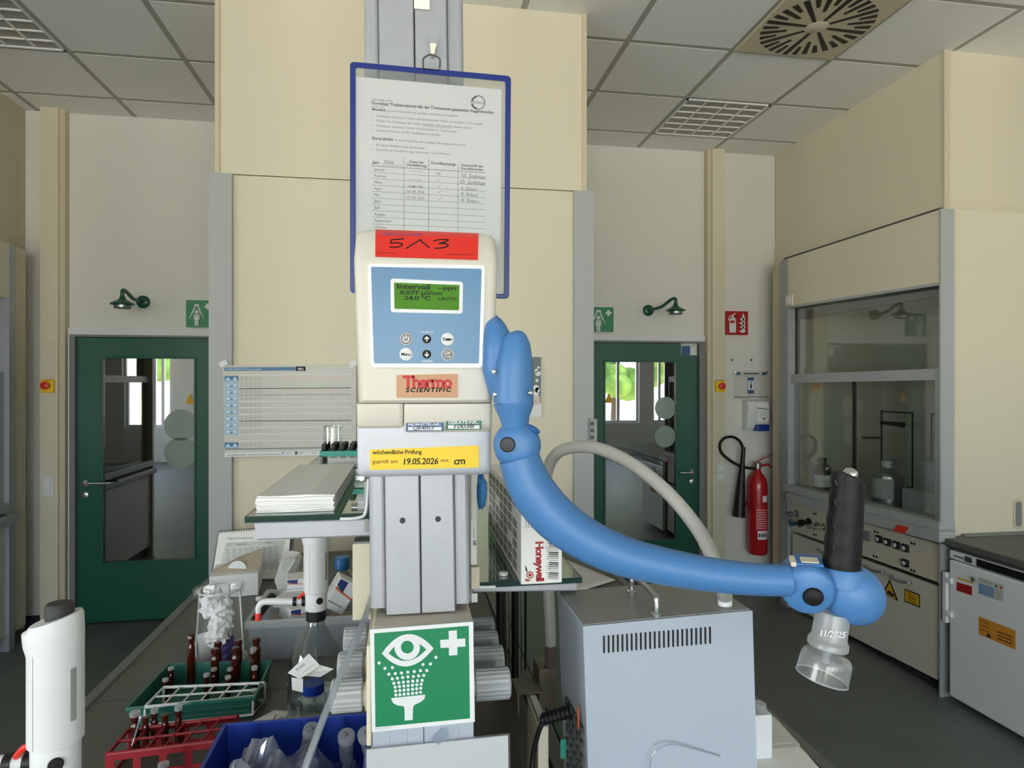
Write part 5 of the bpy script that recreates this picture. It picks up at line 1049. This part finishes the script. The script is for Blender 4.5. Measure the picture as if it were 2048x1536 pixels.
# ================================================================ LEFT HALF OF THE BENCH
def vial(P, r, h, cap, lab, grp):
    t = T('sample_vial', lab, 'vial', P, grp)
    MB().lathe([(0, 0), (r, 0), (r, h*.7), (r*.95, h*.74), (r*.76, h*.79), (r*.74, h*.86), (r*.98, h*.885), (r*.98, h*.975), (r*.75, h)], P, n=14).build('body', 'amber_glass', t)
    if cap: MB().lathe([(r*.66, h*.9), (r*.75, h*.99), (r*1.05, h*.985), (r*1.1, h*1.1), (r*.6, h*1.13), (0, h*1.13)], P, n=14).build('stopper', 'frosted', t)
    return t
def rackpose(nm, m, corners, z, y0, nx, ny, lab, r=.0022):
    FL, BL, BR, FR = [wz(u, v, z) for u, v in corners]; c = (FL+BL+BR+FR)/4; c.z = y0
    t = T(nm, lab, 'rack', c)
    MB().tube([FL, BL, BR, FR, FL], r*1.7, 8).build('top_frame', m, t)
    for i in range(1, nx): s = i/nx; MB().tube([FL.lerp(FR, s), BL.lerp(BR, s)], r, 6).build('cross_wire', m, t)
    for j in range(1, ny): s = j/ny; MB().tube([FL.lerp(BL, s), FR.lerp(BR, s)], r*1.2, 6).build('long_wire', m, t)
    dz = V((0, 0, y0-z+.004))
    MB().tube([p+dz for p in (FL, BL, BR, FR, FL)], r*1.5, 8).build('base_frame', m, t)
    for p in (FL, BL, BR, FR): MB().tube([p, p+dz], r*1.3, 6).build('post', m, t)
    return t, (FL, BL, BR, FR)
# green crate
zr = .956; FL, BL, BR, FR = [wz(u, v, zr) for u, v in ((250, 1416), (335, 1326), (545, 1319), (512, 1392))]
c = (FL+BL+BR+FR)/4; t = T('green_crate', 'shallow green plastic crate holding a white wire rack of vials', 'crate', (c.x, c.y, BZ+.001))
Q4 = [FL, FR, BR, BL]
def ring4(s, z): return [V((c.x+(p.x-c.x)*s, c.y+(p.y-c.y)*s, z)) for p in Q4]
MB().loft([ring4(.93, BZ+.001), ring4(.965, zr-.014), ring4(.965, zr-.012), ring4(1.0, zr-.010), ring4(1.0, zr), ring4(.955, zr), ring4(.92, BZ+.005)]).build('tub', 'crate_green', t, bevel=.002)
for k in range(2):
    a, b_ = ring4(.9655, zr-.022-k*.012)[:2]; MB().tube([a.lerp(b_, .04), a.lerp(b_, .96)], .0022, 8).build('rib', 'crate_green', t)
wr, cc = rackpose('wire_rack', 'white', ((290, 1414), (327, 1375), (530, 1366), (506, 1393)), .953, BZ+.006, 6, 2, 'white wire rack standing inside the green crate')
for k, (u, v, tt) in enumerate(((382, 1268, 1.74), (436, 1283, 1.76), (430, 1297, 1.72), (477, 1279, 1.76), (471, 1294, 1.72), (513, 1275, 1.76))):
    P = wt(u, v, tt); h = P.z-(BZ+.007); P.z = BZ+.007; vial(P, .0105, h, False, ['first tall amber vial from the left, alone at the crate corner', 'third tall amber vial from the left in the green crate', 'second tall amber vial from the left in the green crate', 'fifth tall amber vial from the left in the green crate', 'fourth tall amber vial from the left in the green crate', 'rightmost tall amber vial behind a stoppered one in the crate'][k], 'tall amber vials in the green crate')
for k, (u, v, tt) in enumerate(((342, 1333, 1.69), (331, 1356, 1.63), (428, 1335, 1.69), (413, 1346, 1.65), (460, 1335, 1.69), (456, 1351, 1.64), (506, 1294, 1.72), (509, 1331, 1.66), (508, 1377, 1.59))):
    P = wt(u, v, tt); h = (P.z-(BZ+.007))/1.13; P.z = BZ+.007; vial(P, .0068, h, True, ['back one of the two leftmost', 'front one of the two leftmost', 'back one of the second pair of', 'front one of the second pair of', 'back one of the third pair of', 'front one of the third pair of', 'rearmost right one of the', 'middle right one of the', 'foremost right one of the'][k]+' stoppered amber vials in the white rack', 'stoppered vials in the white rack')
# red rack
rt_, (FL, BL, BR, FR) = rackpose('red_rack', 'rack_red', ((214, 1509), (258, 1459), (476, 1433), (436, 1482)), .957, BZ+.001, 6, 2, 'red plastic tube rack in front of the green crate', .0026)
dn = V((0, 0, -.012)); dn2 = V((0, 0, -.05))
for a, b_ in ((FL, FR), (BL, BR)):
    off = (V((0, -.004, 0)) if a is FL else V((0, .004, 0)))
    pl_ = MB(); L = b_-a
    pl_.prism([a+off, b_+off, b_+off+dn, a+off+dn], (0, .002, 0)); pl_.prism([a+off+dn2*.8, b_+off+dn2*.8, b_+off+dn2*1.0, a+off+dn2*1.0], (0, .002, 0))
    for k in range(5): s = k/4*.93; pl_.prism([a+L*s+off+dn, a+L*(s+.07)+off+dn, a+L*(s+.07)+off+dn2*.8, a+L*s+off+dn2*.8], (0, .002, 0))
    pl_.build('side_wall', 'rack_red', rt_)
for k, (u, v, tt, cp) in enumerate(((270, 1421, 1.41, 1), (309, 1415, 1.43, 1), (357, 1409, 1.43, 1), (291, 1434, 1.41, 0), (330, 1429, 1.42, 0))):
    P = wt(u, v, tt); h = (P.z-(BZ+.006))/(1.13 if cp else 1); P.z = BZ+.006
    vial(P, .0075 if k else .0098, h, cp, ['leftmost stoppered amber vial in the red rack', 'second stoppered amber vial from the left in the red rack', 'third stoppered amber vial from the left in the red rack', 'left open amber vial in the red rack', 'right open amber vial in the red rack'][k], 'stoppered vials in the red rack' if cp else 'open vials in the red rack')
A, B = wt(282, 1432, 1.36), wt(263, 1494, 1.34); MB().tube([A, A.lerp(B, .15), A.lerp(B, .2), B], [.0035, .0035, .0022, .0012], 10).build('pipette', 'tube_clear', label='slanted clear pipette leaning on the front vial of the red rack', cat='pipette')
P = wt(327, 1525, 1.27); h = (P.z-BZ-.006)/1.13; P.z = BZ+.006; vial(P, .0095, h, 1, 'stoppered vial with wide clear stopper nearest the picture bottom before the red rack', None)
# blue bin
zr = 1.0; A, B = wz(447, 1446, zr), wz(733, 1439, zr); x0, x1, y0, y1 = A.x, -.072, 1.06, A.y
t = T('blue_bin', 'open royal blue storage bin beside the spine holding bags and tubes', 'bin', ((x0+x1)/2, (y0+y1)/2, BZ+.001))
def rect4(i, z): return [(x0+i, y0+i, z), (x1-i, y0+i, z), (x1-i, y1-i, z), (x0+i, y1-i, z)]
MB().loft([rect4(.012, BZ+.001), rect4(.006, zr-.018), rect4(0, zr-.016), rect4(0, zr), rect4(.008, zr), rect4(.014, BZ+.005)]).build('tub', 'bin_blue', t, bevel=.0015)
for s in (.22, .5, .8): MB().box((x0+(x1-x0)*s, y1-.011, BZ+.02), (x0+(x1-x0)*s+.004, y1-.007, zr-.002)).build('rib', 'bin_blue', t)
def bagmesh(x0, x1, y0, y1, z, h, seed, nm, lab):
    r = random.Random(seed); g = {}; n = 22; mb = MB()
    ph = [(r.uniform(0, 6), r.uniform(2, 7), r.uniform(2, 7)) for _ in range(5)]
    for i in range(n+1):
        for j in range(n+1):
            s, q = i/n, j/n; e = (min(1, 4*s*(1-s)*1.6)*min(1, 4*q*(1-q)*1.6))
            d = sum(math.sin(a+bx*s*3+by*q*3) for a, bx, by in ph)*.12+r.uniform(-.1, .1)
            g[i, j] = V((x0+(x1-x0)*s+r.uniform(-.002, .002), y0+(y1-y0)*q, z+h*e*(.75+d)))
    N = n+1
    mb.add([g[i, j] for i in range(N) for j in range(N)], [(i*N+j, (i+1)*N+j, (i+1)*N+j+1, i*N+j+1) for i in range(n) for j in range(n)])
    return mb.build(nm, 'film', label=lab, cat='bag')
bagmesh(x0+.018, x1-.06, y0+.02, y1-.04, BZ+.02, .095, 2, 'plastic_bag', 'crumpled clear plastic bag heaped on the left in the blue bin')
bagmesh(x1-.057, x1-.018, y0+.02, y1-.075, BZ+.02, .075, 9, 'plastic_bag', 'flatter clear plastic bag on the right in the blue bin')
for k, (u, v, tt, r) in enumerate(((625, 1456, 1.33, .0175), (693, 1468, 1.3, .0165), (731, 1464, 1.28, .0165))):
    P = wt(u, v, tt); ax = V((.25-.2*k, -.35, 1)).normalized()
    o = T('sample_tube', ['left', 'middle', 'right'][k]+' white capped sample tube sticking out of the blue bin', 'tube', P, 'capped tubes in the blue bin')
    MB().lathe([(0, -.07), (r*.7, -.066), (r*.86, -.05), (r*.86, -.012)], P, tuple(ax), 18).build('body', 'cloudy', o); MB().lathe([(r, -.016), (r, -.002), (r*.93, .0), (0, .0)], P, tuple(ax), 24).build('cap', 'frosted', o)
    Decal(P+ax*.0004, ax, .0002).line([(u-4, v-5), (u+3, v+3)], 1, 'ink').line([(u+4, v-3), (u-2, v+4)], 1, 'ink').build('handwriting', o)
# written note on the bench
o = sheet([(549, 1420), (700, 1430), (678, 1452), (500, 1446)], 'written_note', 'paper', 'white note with black handwriting on the bench behind the blue bin', z=BZ+.0012, amp=.0006)
dc = Decal((0, 0, BZ+.0022), (0, 0, 1), .0003); dc.line([(553, 1428), (547, 1439)], 1.4, 'ink').text('22', (556, 1437), (567, 1438), 'ink').line([(571, 1438), (575, 1431)], 1.4, 'ink').rect(664, 1438, 676, 1441, 'navy').build('handwriting', o)
# clear diagonal tube
MB().tube(smooth([wt(742, 1196, 1.04), wt(730, 1236, .98), wt(700, 1305, .93), wt(655, 1415, .88), wt(608, 1542, .84), wt(590, 1600, .83)], 5), .0048, 14).build('clear_tubing', 'tube_clear', label='clear plastic tubing slanting down in front of the left tap knobs', cat='tube')
# bottle-top dispensers
def dispenser(P, s, body_m, lab, k_top=.165, reach=1):
    t = T('bottle_dispenser', lab, 'dispenser', P, 'bottle top dispensers')
    MB().lathe([(.02*s, 0), (.0245*s, .002), (.0245*s, .026), (.022*s, .028), (0, .028)], P, n=28).build('collar', 'black', t)
    for k in range(28): pass
    z1 = .072
    MB().lathe([(.0265*s, .028), (.027*s, .03), (.027*s, z1-.002), (.026*s, z1), (0, z1)], P, n=28).build('valve_block', 'white', t)
    secs = []
    for z, w_, bx in ((z1+.002, 1, 0), (z1+.03, 1, 0), (z1+k_top*.72, 1.0, .0), (z1+k_top*.8, 1.0, .2), (z1+k_top*.9, 1.0, .28), (z1+k_top*.97, .97, .1), (z1+k_top, .9, 0)):
        row = []
        for q in range(28):
            a = 6.2832*q/28; r = .0305*s*w_; x = r*math.cos(a); y = r*math.sin(a)
            if math.cos(a) < -.2: x -= bx*.02*(-math.cos(a))
            row.append(P+V((x, y, z+(x*.28 if z > z1+k_top*.95 else 0))))
        secs.append(row)
    MB().loft(secs, 0, True).build('cylinder', 'white', t)
    MB().box((P.x-.0125*s, P.y-.0305*s*.92, P.z+z1+.003), (P.x-.0118*s, P.y-.0287*s*.92+.003, P.z+z1+k_top*.9)).build('seam', 'grey_mid', t)
    MB().lathe([(.0145*s, k_top+z1-.006), (.016*s, k_top+z1+.002), (.016*s, k_top+z1+.014), (.0135*s, k_top+z1+.018), (0, k_top+z1+.018)], P+V((.004, 0, 0)), (.0, 0, 1), 26).build('top_knob', 'skirting', t)
    curved(t, 'scale_print', 'ink_pale', z1+k_top*.2, z1+k_top*.62, .95, 1.2, .0308*s, P)
    MB().lathe([(0, 0), (.0085*s, 0), (.008*s, .003), (0, .0035)], P+V((.012*s, -.0255*s, .056)), (.42, -1, 0), 18).build('lock_button', 'ink_black', t)
    o = P+V((0, 0, .05)); MB().tube([o+V((-.025*s, 0, 0)), o+V((-.034*s, 0, 0))], .0125, 16).build('union_nut', 'black', t)
    MB().tube([o+V((-.034*s, 0, 0)), o+V((-.047, 0, .0))], .009, 14).build('valve_neck', 'white', t); MB().tube([o+V((-.047, 0, 0)), o+V((-.056, 0, 0))], .0115, 16).build('union_nut', 'black', t)
    arm = smooth([o+V((-.055, 0, 0)), o+V((-.1*reach, -.004, .004)), o+V((-.128*reach, -.006, .004)), o+V((-.138*reach, -.006, -.008)), o+V((-.139*reach, -.006, -.022))], 5); MB().tube(arm, [.0095*(1-.35*i/len(arm)) for i in range(len(arm))], 14).build('spout', 'white_gloss', t)
    e = arm[-1]; MB().lathe([(.0075, 0), (.008, -.002), (.0078, -.018), (0, -.019)], e, n=16).build('spout_cap', 'sticker_red', t)
    MB().tube(smooth([o+V((-.042, -.004, .009)), o+V((-.03, -.01, .022)), o+V((-.02, -.012, .026))], 4), .004, 10).build('valve_lever', 'sticker_red', t)
    return t
tt = 1.655; P = wt(632, 1240, tt)
# reagent bottle under the centre dispenser
Bz = BZ+.001; t = T('reagent_bottle', 'large clear round shouldered glass bottle under the central dispenser', 'bottle', (P.x, P.y, Bz)); H_ = P.z-Bz; r = .0665
MB().lathe([(0, 0), (r*.9, 0), (r, .006), (r, H_-.115), (r*.96, H_-.09), (r*.8, H_-.06), (r*.5, H_-.03), (.022, H_-.012), (.02, H_)], V((P.x, P.y, Bz)), n=36, cap=False).build('body', 'clear_glass', t)
MB().tube([V((P.x, P.y, Bz+.03)), V((P.x+.002, P.y, P.z))], .0035, 10).build('dip_tube', 'tube_clear', t)
MB().lathe([(0, .002), (r*.97, .002), (r*.97, .018), (0, .018)], V((P.x, P.y, Bz)), n=32).build('liquid', 'clear_glass', t)
dispenser(P, 1.0, 'white', 'white bottle top dispenser with red spout cap on the clear bottle')
P2 = wt(112, 1600, .80); P2.z = wt(112, 1482, .80).z-.072
dispenser(P2, .98, 'white', 'white bottle top dispenser with black knob at the lower left corner', .152, 1.5)
q = T('amber_bottle', 'bottle under the left corner dispenser', 'bottle', (P2.x, P2.y, BZ+.001)); hh = P2.z-BZ-.001
q['label'] = 'amber reagent bottle carrying the lower left dispenser just below the frame'
MB().lathe([(0, 0), (.055, 0), (.058, .006), (.058, hh-.1), (.05, hh-.06), (.022, hh-.02), (.02, hh)], V((P2.x, P2.y, BZ+.001)), n=32).build('body', 'amber_glass', q)
# small bottle with blue cap in front
P = wt(626, 1425, 1.555); P.z = Bz; r = .036
t = T('lab_bottle', 'small clear lab bottle with dark blue cap and paper labels', 'bottle', P)
MB().lathe([(0, 0), (r*.9, 0), (r, .005), (r, .045), (r*.92, .056), (.017, .068), (.016, .08)], P, n=30, cap=False).build('body', 'clear_glass', t)
MB().lathe([(.0255, .067), (.026, .069), (.026, .088), (.024, .09), (0, .09)], P, n=30).build('cap', 'cap_darkblue', t)
for k, (px, tilt) in enumerate((([(575, 1346), (618, 1307), (640, 1331), (600, 1358)], 0), ([(583, 1350), (640, 1330), (667, 1338), (640, 1354)], .01), ([(583, 1355), (606, 1358), (606, 1385), (584, 1380)], 0))):
    mb = MB(); pp2 = [wt(u, v, 1.5+tilt*(q % 2)+.004*k) for q, (u, v) in enumerate(px)]; mb.prism(pp2, (0, .0006, 0)); lb = mb.build('label_tag', 'paper', t)
    if k == 0:
        d = Decal(pp2[0], (pp2[3]-pp2[0]).cross(pp2[1]-pp2[0]).normalized(), .0003)
        d.text('Probe', (595, 1343), (611, 1329), 'ink_soft').line([(606, 1345), (628, 1329)], .8, 'ink_pale').build('print', lb)
P = wt(590, 1424, 1.585); P.z = Bz; MB().lathe([(0, 0), (.018, 0), (.0185, .004), (.0185, .075), (.0165, .075), (.0165, .005), (0, .005)], P, n=24).build('glass_jar', 'clear_glass', label='small clear glass jar left of the blue capped lab bottle', cat='jar')
# translucent storage box with cartons
zr = 1.02; A = wz(489, 1244, zr); x0, x1, y0 = A.x, -.075, A.y; y1 = y0+.3
t = T('storage_box', 'translucent plastic storage box with a thick rim behind the clear bottle', 'storage box', ((x0+x1)/2, (y0+y1)/2, Bz))
MB().loft([rect4(.014, Bz), rect4(.007, zr-.012), rect4(.011, zr-.012), rect4(.017, Bz+.003)]).build('tub', 'cloudy', t)
b = MB(); b.loft([rect4(-.0, zr-.022), rect4(-.001, zr), rect4(.012, zr), rect4(.011, zr-.022), rect4(-.0, zr-.022)], 0, False, False); b.build('rim', 'frosted', t, bevel=.002)
def carton(c, ax, ay, az, lab, nm='small_carton'):
    c, ax, ay, az = V(c), V(ax), V(ay), V(az); t = T(nm, lab, 'carton', c-az, 'small cartons in the storage box')
    MB().obox(c, ax, ay, az).build('carton_body', 'white', t, bevel=.001, seg=1)
    f = c-ay*1.004; s = MB(); s.add([f-ax*.98+az*.9, f-ax*.1+az*.9, f-ax*.1+az*.15, f-ax*.98+az*.5], [(0, 1, 2, 3)]); s.add([f-ax*.98+az*.4, f+ax*.98+az*.1, f+ax*.98-az*.02, f-ax*.98+az*.25], [(0, 1, 2, 3)], 1); s.add([f-ax*.98-az*.5, f+ax*.6-az*.55, f+ax*.6-az*.65, f-ax*.98-az*.6], [(0, 1, 2, 3)], 2)
    s.build('print', ['navy', 'orange', 'ink_pale'], t, fix=False); return t
def cpx(px, tt, w_, h_, d_, rz, rx, lab):
    c = wt(*px, tt); R_ = Matrix.Rotation(rz, 3, 'Z') @ Matrix.Rotation(rx, 3, 'Y'); carton(c, R_ @ V((w_, 0, 0)), R_ @ V((0, d_, 0)), R_ @ V((0, 0, h_)), lab)
cpx((592, 1222), 2.0, .034, .0225, .05, .5, .03, 'white and blue carton lying left in the storage box')
cpx((584, 1197), 2.06, .042, .012, .05, -.2, .0, 'plain white carton on the blue striped one at left in the storage box')
cpx((598, 1163), 2.14, .036, .02, .04, .15, .0, 'white carton with blue stripe topmost of the left carton pile')
cpx((680, 1186), 2.06, .032, .05, .035, .25, .55, 'tilted white and blue carton right of the central dispenser')
# filling below so that the cartons rest on something
for k, (u, v, tt) in enumerate(((560, 1262, 2.02), (620, 1262, 2.04), (685, 1262, 2.04))):
    P = wt(u, v, tt); MB().box((P.x-.042, P.y-.05, Bz+.004), (P.x+.042, P.y+.06, .972)).build('packed_carton', 'kraft', bevel=.002, label=['left', 'middle', 'right'][k]+' brown carton packed at the bottom of the storage box', cat='carton', group='brown cartons at the bottom of the storage box')
A, B = wt(545, 1192, 2.02), wt(510, 1238, 1.93); MB().tube([A, B], .012, 10).build('black_pen', 'black', label='thick black marker leaning in the left of the storage box', cat='marker')
# bag holder of white wire with crumpled wipes
P = wt(440, 1326, 1.875); P.z = Bz; zt = wt(440, 1178, 1.875).z
t = T('bag_holder', 'white wire bag holder with clear waste bag behind the green crate', 'holder', P); rt0, rb0 = .059, .072
for nm, z, r in (('top_ring', zt, rt0), ('base_ring', Bz+.012, rb0)): MB().tube([P+V((r*math.cos(6.2832*k/32), r*math.sin(6.2832*k/32), z-P.z)) for k in range(33)], .0024, 8, cap=False).build(nm, 'white', t)
for a in (2.95, -.25, 1.4): MB().tube([P+V((rb0*math.cos(a), rb0*math.sin(a), .012)), P+V((rt0*math.cos(a), rt0*math.sin(a), zt-P.z))], .0026, 8).build('upright_wire', 'white', t)
b = MB(); r0 = random.Random(4); secs = []
for z, r, am in ((Bz+.004, .056, .0), (Bz+.05, .063, .03), (Bz+.12, .059, .05), (zt-.03, .056, .05), (zt-.004, .058, .02), (zt+.01, .064, .08), (zt+.004, .068, .1), (zt-.012, .064, .1)): secs.append([P+V((r*(1+r0.uniform(-am, am))*math.cos(6.2832*k/28), r*(1+r0.uniform(-am, am))*math.sin(6.2832*k/28), z-P.z)) for k in range(28)])
b.loft(secs, 0, True, False); b.build('waste_bag', 'bag_clear', t)
b = MB()
for k in range(13): crumple(b, P+V((r0.uniform(-.024, .024), r0.uniform(-.03, .0), .08+k*.0105)), (r0.uniform(.024, .034), .026, r0.uniform(.018, .028)), 20+k, 12, 8, .5)
b.build('crumpled_wipe', 'wipe', label='heap of crumpled white wipes inside the clear waste bag', cat='wipes', kind='stuff')
b = MB(); crumple(b, P+V((.02, -.01, .045)), (.034, .034, .036), 77, 14, 9, .25); b.build('purple_glove', 'purple', label='crumpled purple glove low inside the clear waste bag', cat='glove')
MB().obox(P+V((-.034, -.026, .06)), (.013, .012, 0), (0, .0006, 0), (-.004, 0, .038)).build('paper_slip', 'paper', label='white paper slip standing at the left inside the waste bag', cat='paper')
# spiral calendar
A, B, C_, D_ = wt(438, 1064, 2.76), wt(582, 1053, 2.76), wt(574, 1142, 2.66), wt(424, 1152, 2.66)
D_.z = C_.z = BZ+.0075
t = T('spiral_calendar', 'white spiral bound desk calendar standing at the cabinet end of the bench', 'calendar', (A+B+C_+D_)/4-V((0, 0, .1)))
nrm = (D_-A).cross(B-A).normalized()
pg = MB().prism([A, B, C_, D_], -nrm*.003).build('page_stack', 'paper', t); MB().prism([A+V((-.012, .03, -.005)), B+V((.012, .03, -.005)), C_+V((.012, .0, 0))-nrm*.01, D_+V((-.012, 0, 0))-nrm*.01], -nrm*.003).build('back_board', 'grey_mid', t)
for k in range(30):
    c = A.lerp(B, (k+.5)/30); MB().tube([c+nrm*.004+V((0, 0, -.007)), c+nrm*.005+V((0, 0, .003)), c+V((0, .004, .006)), c-nrm*.006+V((0, 0, -.002))], .0012, 5).build('spiral_ring', 'grey_dark', t)
dc = Decal(A, nrm, .0005); dc.ring((522, 1072), 3.2, 4.6, 'ink', 0, 60, 330, 14).text('Prüfplan Monatsübersicht', (454, 1079), (506, 1077), 'ink_soft')
dc.quad((452, 1085), (569, 1080), (568, 1088), (450, 1094), 'paper_grey').text('Name', (454, 1092), (462, 1091), 'ink_soft', 1).text('Versuch', (472, 1091), (492, 1090), 'ink_soft', 1).text('Datum', (530, 1087), (545, 1086), 'ink_soft', 1)
for k in range(15):
    dc.line([(449-k*.7, 1096+k*3.2), (567-k*.5, 1090+k*3.2)], .6, 'ink_soft' if k % 3 else 'tag_blue')
    for q in range(9): dc.line([(452+q*12+k % 3, 1098.4+k*3.2-q*.6), (459+q*12+(k*q) % 4, 1098+k*3.2-q*.6)], 1.0, 'ink_pale')
dc.build('print', pg)
# open white carton, kraft bag, blue capped bottle, cotton swab
def boxpx(tl, br, tt, dpt, nm, m, lab, z0=BZ+.001, rz=0):
    A, B = wt(*tl, tt), wt(*br, tt); c = (A+B)/2; h = (A.z-z0)/2; w_ = (B.x-A.x)/2; R_ = Matrix.Rotation(rz, 3, 'Z')
    t = T(nm, lab, 'carton', V((c.x, c.y, z0))); MB().obox((c.x, c.y+dpt/2, z0+h), R_ @ V((w_, 0, 0)), R_ @ V((0, dpt/2, 0)), (0, 0, h)).build('carton_body', m, t, bevel=.001, seg=1); return t, A, B
t, A, B = boxpx((416, 1150), (508, 1176), 2.45, .17, 'open_carton', 'white', 'open white carton with raised flap in front of the spiral calendar', rz=.12)
MB().prism([A+V((.0, .02, .0)), V((B.x, A.y+.03, A.z+.0)), V((B.x+.015, A.y+.1, A.z+.07)), V((A.x+.08, A.y+.12, A.z+.03))], (0, 0, .002)).build('lid_flap', 'kraft', t)
MB().lathe([(0, 0), (.034, 0), (.034, .002), (0, .002)], V(((A.x+B.x)/2+.01, A.y+.035, A.z+.005)), (0, -1, .2), 28).build('round_tab', 'white', t)
b = MB(); P = wt(583, 1140, 2.45); r0 = random.Random(8); secs = []
for i, (z, r) in enumerate(((-.09, .045), (-.04, .055), (.0, .05), (.035, .048), (.05, .036))): secs.append([P+V((r*(1+r0.uniform(-.28, .28))*math.cos(6.2832*k/11), .04*(1+r0.uniform(-.3, .3))*math.sin(6.2832*k/11), z+(r0.uniform(-.02, .02) if i > 2 else 0))) for k in range(11)])
zmin = min(p.z for q in secs for p in q)
for p in secs[0]: p.z = BZ+.002
b.loft(secs, 0, False); b.build('paper_bag', 'paper_grey', label='crumpled grey paper bag left of the central dispenser', cat='bag')
P = wt(684, 1180, 2.52); P.z = BZ+.001; zc = wt(684, 1131, 2.52).z-P.z; r = .048
t = T('duran_bottle'.replace('duran', 'media'), 'clear media bottle with bright blue cap and dark liquid', 'bottle', P)
MB().lathe([(0, 0), (r, .0), (r, zc-.06), (r*.85, zc-.035), (.024, zc-.012), (.022, zc)], P, n=28, cap=False).build('body', 'clear_glass', t)
MB().lathe([(0, .003), (r*.96, .003), (r*.96, zc-.065), (r*.86, zc-.045), (0, zc-.045)], P, n=28).build('liquid', 'liquid_dark', t)
MB().lathe([(.027, zc-.012), (.029, zc-.01), (.029, zc+.028), (.025, zc+.034), (0, zc+.034)], P, n=28).build('cap', 'cap_blue', t)
A, B = wt(513, 1164, 2.4), wt(542, 1166, 2.4); A.z = B.z = BZ+.012; MB().tube([A, A.lerp(B, .45), A.lerp(B, .5), B], [.009, .01, .004, .004], 10).build('dropper', 'white', label='white plastic dropper lying right of the open white carton', cat='dropper')
